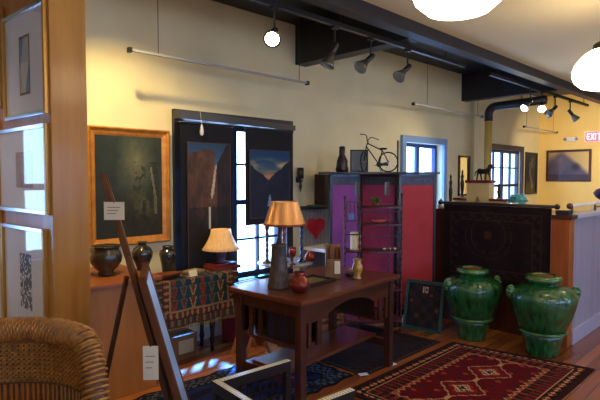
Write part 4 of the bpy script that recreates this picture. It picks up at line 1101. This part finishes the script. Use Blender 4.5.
xy_sheet('charcoal_rug', ((2.93,2.3,0),(4.05,2.3,0),(3.98,3.27,0),(2.93,3.27,0)), 90, 80, charcoal, 'charcoal woven rug under the far end of the library table')
def navyk(u, v):
    x, y = u*1.5, v*.88; e = min(x, 1.5-x, y, .88-y)
    if e < .03: return (22,22,30)
    if e < .16:
        k = (int(x/.03)+int(y/.03)) % 2; return (76,84,104) if k and fbm(x*20,y*20,3) > .4 else (26,28,42)
    if e < .19: return (24,26,36)
    return mix((24,34,84), (34,46,96), fbm(x*9, y*9, 6)) if int(y/.09) % 3 else (26,28,52)
xy_sheet('navy_rug', ((1.4,2.36,0),(2.88,2.36,0),(2.88,3.14,0),(1.4,3.14,0)), 110, 70, navyk, 'navy patterned rug with scalloped edge under the near end of table', wav=.012)
for i, (px, py, a, lb) in enumerate(((363.5,374.5,.3,'white paper tag on the left rug corner near the desk leg'),(392,364.5,.6,'white paper tag lying right of the desk leg'))):
    p = onZ(px, py, .012); o = MB().box(-.035,.035,-.022,.022,0,.002).build('floor_tag', M_white); o.location = (p.x,p.y,.013); o.rotation_euler = (0,0,YAW-PI/2+a); tag(o, lb, 'tag')

# ================================================================== INLAID ARMCHAIR (foreground)
ZA = .56
A0_ = atT(211, 380, 2.33); tA = (1.5-ZA)
def za(px, py): return onZ(px, py, ZA)
a0 = za(212, 381); a1 = za(287, 359); b1 = za(374, 383)
ux = (a1-a0); LA = ux.length; ux.normalize(); vy = V((ux.y, -ux.x, 0)); WB = (b1-a1).dot(vy)
ic = thing('inlaid_armchair', 'low dark armchair with mother-of-pearl inlaid rails in the foreground', 'armchair', (a0.x, a0.y, 0), math.atan2(ux.y, ux.x))
# local x along arms, -y towards right arm
def rim_strip(m, m2, xa, xb, ya, yb):
    pass
def rail(name, xa, xb, ya, yb, mother=ic):
    o = MB().box(xa, xb, ya, yb, ZA-.05, ZA).build(name, M_inlay, mother, bevel=.003)
    m = MB(); lx_, ly_ = xb-xa, yb-ya; e = .007
    if lx_ > ly_:
        n = int(lx_/.017)
        for i in range(n):
            x = xa+lx_*(i+.5)/n
            for yy in (ya+ly_*.33, ya+ly_*.67):
                s_ = .0085; k = m.add([(x-s_,yy,ZA+.001),(x,yy-s_,ZA+.001),(x+s_,yy,ZA+.001),(x,yy+s_,ZA+.001)]); m.face([k,k+1,k+2,k+3])
        m.box(xa,xb,ya+.002,ya+.005,ZA-.001,ZA+.0012); m.box(xa,xb,yb-.005,yb-.002,ZA-.001,ZA+.0012)
        m.box(xa,xb,(ya+yb)/2-.002,(ya+yb)/2+.002,ZA-.001,ZA+.0012)
    else:
        n = int(ly_/.017)
        for i in range(n):
            y = ya+ly_*(i+.5)/n
            for xx in (xa+lx_*.33, xa+lx_*.67):
                s_ = .0085; k = m.add([(xx-s_,y,ZA+.001),(xx,y-s_,ZA+.001),(xx+s_,y,ZA+.001),(xx,y+s_,ZA+.001)]); m.face([k,k+1,k+2,k+3])
        m.box(xa+.002,xa+.005,ya,yb,ZA-.001,ZA+.0012); m.box(xb-.005,xb-.002,ya,yb,ZA-.001,ZA+.0012)
        m.box((xa+xb)/2-.002,(xa+xb)/2+.002,ya,yb,ZA-.001,ZA+.0012)
    m.build('pearl_inlay', M_pearl, o)
rw = .034
rail('arm', rw, LA, -rw, 0); rail('arm', rw, LA, -WB, -WB+rw); rail('back_rail', 0, rw, -WB, 0)
for x, y in ((.0,-rw),(.0,-WB),(LA-rw,-rw),(LA-rw,-WB)):
    MB().box(x+.002, x+rw-.002, y+.002, y+rw-.002, 0, ZA-.05).build('leg', M_inlay, ic)
def lattice(nm, fn, L_):
    m = MB(); n = int(L_/.035)
    for i in range(1, n):
        m.lathe([(.003,.30),(.007,.33),(.003,.36),(.007,.39),(.003,.42),(.007,.45),(.003,.48),(.003,.51)], 6, fn(L_*i/n))
    for z in (.34,.39,.44,.485): a, b = V(fn(0)), V(fn(L_)); m.bar(a+V((0,0,z)), b+V((0,0,z)), .005)
    m.build(nm, M_inlay, ic)
lattice('lattice_panel', lambda s: (rw+s, -rw/2, 0), LA-2*rw); lattice('lattice_panel', lambda s: (rw+s, -WB+rw/2, 0), LA-2*rw); lattice('lattice_panel', lambda s: (rw/2, -rw-s, 0), WB-2*rw)
MB().box(.01, LA-.005, -WB+.01, -.01, .25, .29).build('seat', M_darkwood, ic, bevel=.004)

# ================================================================== WICKER CHAIR (left foreground)
wcx = LD(-1.125, 1.93, 0)
wc = thing('wicker_chair', 'brown woven wicker armchair with a rolled rim at lower left', 'chair', wcx, YAW-PI/2+math.radians(10))
# local: chair faces -y (towards viewer), back at y=0
HW = .375
def back_xy(u):   # u -1..1 around the curved back
    return (HW*math.sin(u*1.25)/math.sin(1.25), -.30*(1-math.cos(u*1.25))/(1-math.cos(1.25)))
def topz(u): 
    a = abs(u); return .905-.015*a**2 if a < .68 else .898-.24*((a-.68)/.32)**1.8
rimp = []
for i in range(49):
    u = -1+2*i/48; x, y = back_xy(u); rimp.append(V((x, y, topz(u))))
m = MB(); m.tube(rimp, .04, 14)
for v in m.v: pass
m.build('rim_core', M_wickerdark, wc, smooth=True)
m = MB(); tot = 900; pts = []
for i in range(tot):
    s_ = i/(tot-1)*48; k = min(int(s_), 47); f_ = s_-k; p = rimp[k]*(1-f_)+rimp[k+1]*f_
    d = (rimp[k+1]-rimp[k]).normalized(); a_ = V((0,0,1))-d*d.z
    if a_.length < .05: a_ = V((0,-1,0))
    a_.normalize(); b_ = d.cross(a_); th = i*.85
    pts.append(p+(a_*math.cos(th)+b_*math.sin(th))*.044)
m.tube(pts, .006, 5); m.build('rim_wrap', M_wicker, wc, smooth=True)
# woven back
m = MB(); NS = 46; zlo = .70
for j in range(20):
    z0_ = zlo+j*.0095; pts = []
    for i in range(NS*2+1):
        u = -.97+1.94*i/(NS*2); zt = topz(u)-.025; 
        z = zlo+(zt-zlo)*((j+.5)/20)
        x, y = back_xy(u); n_ = V((x*.6, y+.35, 0)).normalized(); off = .008*(1 if (i//1+j*1) % 2 else -1)*(1 if i % 2 == 0 or True else 0)
        pts.append(V((x, y, z))+n_*off)
    m.tube(pts, .0052, 5)
m.build('woven_back', M_wicker, wc, smooth=True)
m = MB()
for i in range(NS+1):
    u = -.97+1.94*i/NS; x, y = back_xy(u); m.tube([(x,y,.42),(x,y,topz(u)-.02)], .004, 5)
m.build('stakes', M_wickerdark, wc)
m = MB()
for i in range(NS//2):
    u = -.97+1.94*(i+.5)/(NS//2); x, y = back_xy(u); x2, y2 = back_xy(min(.97, u+.05)); m.tube([(x,y,.44),(x2,y2,zlo)], .004, 5); x2, y2 = back_xy(max(-.97,u-.05)); m.tube([(x,y,.44),(x2,y2,zlo)], .004, 5)
m.build('openwork', M_wickerdark, wc)
m = MB(); m.tube([V((*back_xy(-.97+1.94*i/30), zlo-.003)) for i in range(31)], .009, 6); m.build('lower_band', M_wickerdark, wc, smooth=True)
for sx in (-1, 1):
    x, y = back_xy(sx*1.0); m = MB(); m.tube([(x,y,topz(1)),(x*.99,y-.12,.62),(x*.97,y-.22,.60),(x*.95,y-.26,.55),(x*.93,y-.26,.42)], [.035,.034,.032,.03,.024], 12); m.build('arm', M_wickerdark, wc, smooth=True)
m = MB(); pts = [(x_, y_) for x_, y_ in [back_xy(-.97+1.94*i/20) for i in range(21)]]
pp = pts+[(.37,-.56),(-.37,-.56)]; n=len(pp); s_=m.add([(x,y,.40) for x,y in pp]+[(x,y,.43) for x,y in pp]); m.face([s_+i for i in range(n)]); m.face([s_+n+i for i in range(n)][::-1])
for i in range(n): j=(i+1)%n; m.face([s_+i,s_+n+i,s_+n+j,s_+j])
m.build('seat', M_wicker, wc)
for x, y in ((-.34,-.5),(.34,-.5),(-.26,-.06),(.26,-.06)): MB().tube([(x,y,0),(x,y,.41)], .02, 10).build('leg', M_wickerdark, wc, smooth=True)

# ================================================================== EASEL with framed picture
M_easel = mat('easel_wood', (108,68,34), .65, col2=(84,50,24), scale=4, spec=.2, stretch=(6,6,1))
B0 = LD(-.456, 2.25, 0); T0 = LD(-.860, 2.25, 1.43)
es = thing('easel', 'brown wooden easel leaning left in front of the cabinet', 'easel', B0)
vd = LD(-.27, 1, 0).normalized()          # across the easel, nearly along the line of sight
def el_(s, o=0, lift=0):                    # point at fraction s of the mast, o across
    n = (T0-B0).normalized().cross(vd).normalized(); n = n if n.dot(R) > 0 else -n
    return B0+(T0-B0)*s+vd*o+n*lift
m = MB(); m.bar(el_(0), el_(1.0), .045, .028, side=vd); m.build('mast', M_easel, es, world=True, bevel=.003)
for o_ in (-.03,.03): MB().bar(el_(.97,o_), el_(1.06,o_*1.5), .022, .02, side=vd).build('fork', M_easel, es, world=True)
m = MB(); m.bar(el_(0, -.24), el_(.8,-.03), .03, .022, side=vd); m.build('front_leg', M_easel, es, world=True)
m = MB(); m.bar(el_(0, .24), el_(.8,.03), .03, .022, side=vd); m.build('front_leg', M_easel, es, world=True)
MB().bar(el_(.74,.0,-.03), LD(-1.07, 2.42, 0), (.018), .016).build('rear_leg', M_easel, es, world=True)
MB().bar(el_(.2,-.25,.035), el_(.2,.25,.035), .022, .06).build('ledge', M_easel, es, world=True)
fr_ = thing('easel_picture', 'dark-framed glazed picture standing edge-on on the easel', 'picture', el_(.22,0,.03))
def fbar(s0,o0,s1,o1,w,d): return (el_(s0,o0,.045), el_(s1,o1,.045), w, d)
sA, sB, oA, oB = .235, .745, -.18, .2
m = MB()
for a in (oA, oB): m.bar(el_(sA,a,.045), el_(sB,a,.045), .045, .03, side=vd)
m.bar(el_(sA+.015,oA,.045), el_(sA+.015,oB,.045), .03, .045, side=(R)); m.bar(el_(sB-.015,oA,.045), el_(sB-.015,oB,.045), .03, .045, side=R)
m.build('frame', mat('easel_frame_wood', (92,52,28), .7, spec=.15), fr_, world=True, bevel=.003)
m = MB(); m.bar(el_(sA+.02,.01,.054), el_(sB-.02,.01,.054), .36, .006, side=vd); m.build('picture', mat('print_reflection', (150,186,240), .35), fr_, world=True)  # daylight reflected in the picture glass, painted as the print's pale blue
def tagcard(label, px, py, t, w, h, tilt=0):
    p = atT(px, py, t); o = thing('price_tag', label, 'tag', p, YAW-PI/2+tilt)
    MB().box(-w/2,w/2,-.001,.001,-h,0).build('card', M_tag, o)
    m = MB()
    for k in range(3): m.box(-w*.34, w*(.3-.1*k), -.0018, -.0012, -h*(.3+.17*k)-.0015, -h*(.3+.17*k)+.0015)
    m.build('writing', M_ink, o)
    MB().tube([(0,-.001,-.004),(0,.0,.012)], .0025, 5).build('pin', M_wire, o)
    return o
tagcard('square buff price tag pinned to the top of the easel mast', 114, 202, 2.17, .088, .078)
tagcard('white price tag hanging on the easel picture edge', 150.5, 346, 2.0, .062, .14, .05)

# ================================================================== LIGHT
wd = bpy.data.worlds.new('sky'); S.world = wd; wd.use_nodes = True
bg = wd.node_tree.nodes['Background']; bg.inputs[0].default_value = (*lin((150,190,255)), 1); bg.inputs[1].default_value = 7.0
def area(loc, rot, sx, sy, power=0, portal=True, col=(1,1,1)):
    l = bpy.data.lights.new('daylight_portal', 'AREA'); l.shape = 'RECTANGLE'; l.size = sx; l.size_y = sy; l.energy = power; l.color = col
    if portal: l.cycles.is_portal = True
    o = bpy.data.objects.new('daylight_portal', l); o.location = loc; o.rotation_euler = rot; COL.objects.link(o)
for h in W_WIN: area(((h[0]+h[1])/2, Y1+.32, (h[2]+h[3])/2), (-PI/2,0,0), h[1]-h[0], h[3]-h[2])
for h in B_WIN: area(((h[0]+h[1])/2, Y0-.32, (h[2]+h[3])/2), (PI/2,0,0), h[1]-h[0], h[3]-h[2])
def spot(loc, target, power, col, ang=70, blend=.8, r=.05):
    l = bpy.data.lights.new('spot_beam', 'SPOT'); l.energy = power; l.color = col; l.spot_size = math.radians(ang); l.spot_blend = blend; l.shadow_soft_size = r
    o = bpy.data.objects.new('spot_beam', l); o.location = loc; o.rotation_euler = (V(target)-V(loc)).to_track_quat('-Z','Y').to_euler(); COL.objects.link(o)
sl = bpy.data.lights.new('sun', 'SUN'); sl.energy = 55; sl.color = (.06,.32,1); sl.angle = math.radians(4)
so = bpy.data.objects.new('sun', sl); so.rotation_euler = V((-.7,-.72,-.78)).to_track_quat('-Z','Y').to_euler(); COL.objects.link(so)
WARM = (1,.74,.36)
spot(HP[8][0], (2.05,3.9,1.1), 85, (1,.72,.30), 90)
spot(HP[0][0], HP[0][0]+HP[0][1], 20, WARM, 70)
spot(HP[9][0], (.7,3.4,1.3), 10, WARM, 70)
spot(HP[4][0], (5.5,3.9,1.2), 20, (1,.8,.5), 90)
spot(HP[5][0], HP[5][0]+HP[5][1], 20, WARM, 70)
spot(HP[7][0], (10.7,3.0,1.6), 110, (1,.78,.45), 100)

cam = bpy.data.cameras.new('camera'); cam.lens = 30; cam.sensor_width = 36; cam.clip_start = .05
co = bpy.data.objects.new('camera', cam); COL.objects.link(co); co.location = EYE; co.rotation_euler = (PI/2-PITCH, 0, YAW-PI/2)
S.camera = co
S.view_settings.view_transform = 'Standard'; S.view_settings.look = 'None'; S.view_settings.exposure = 0.78; S.view_settings.gamma = 1
S.view_settings.use_curve_mapping = False
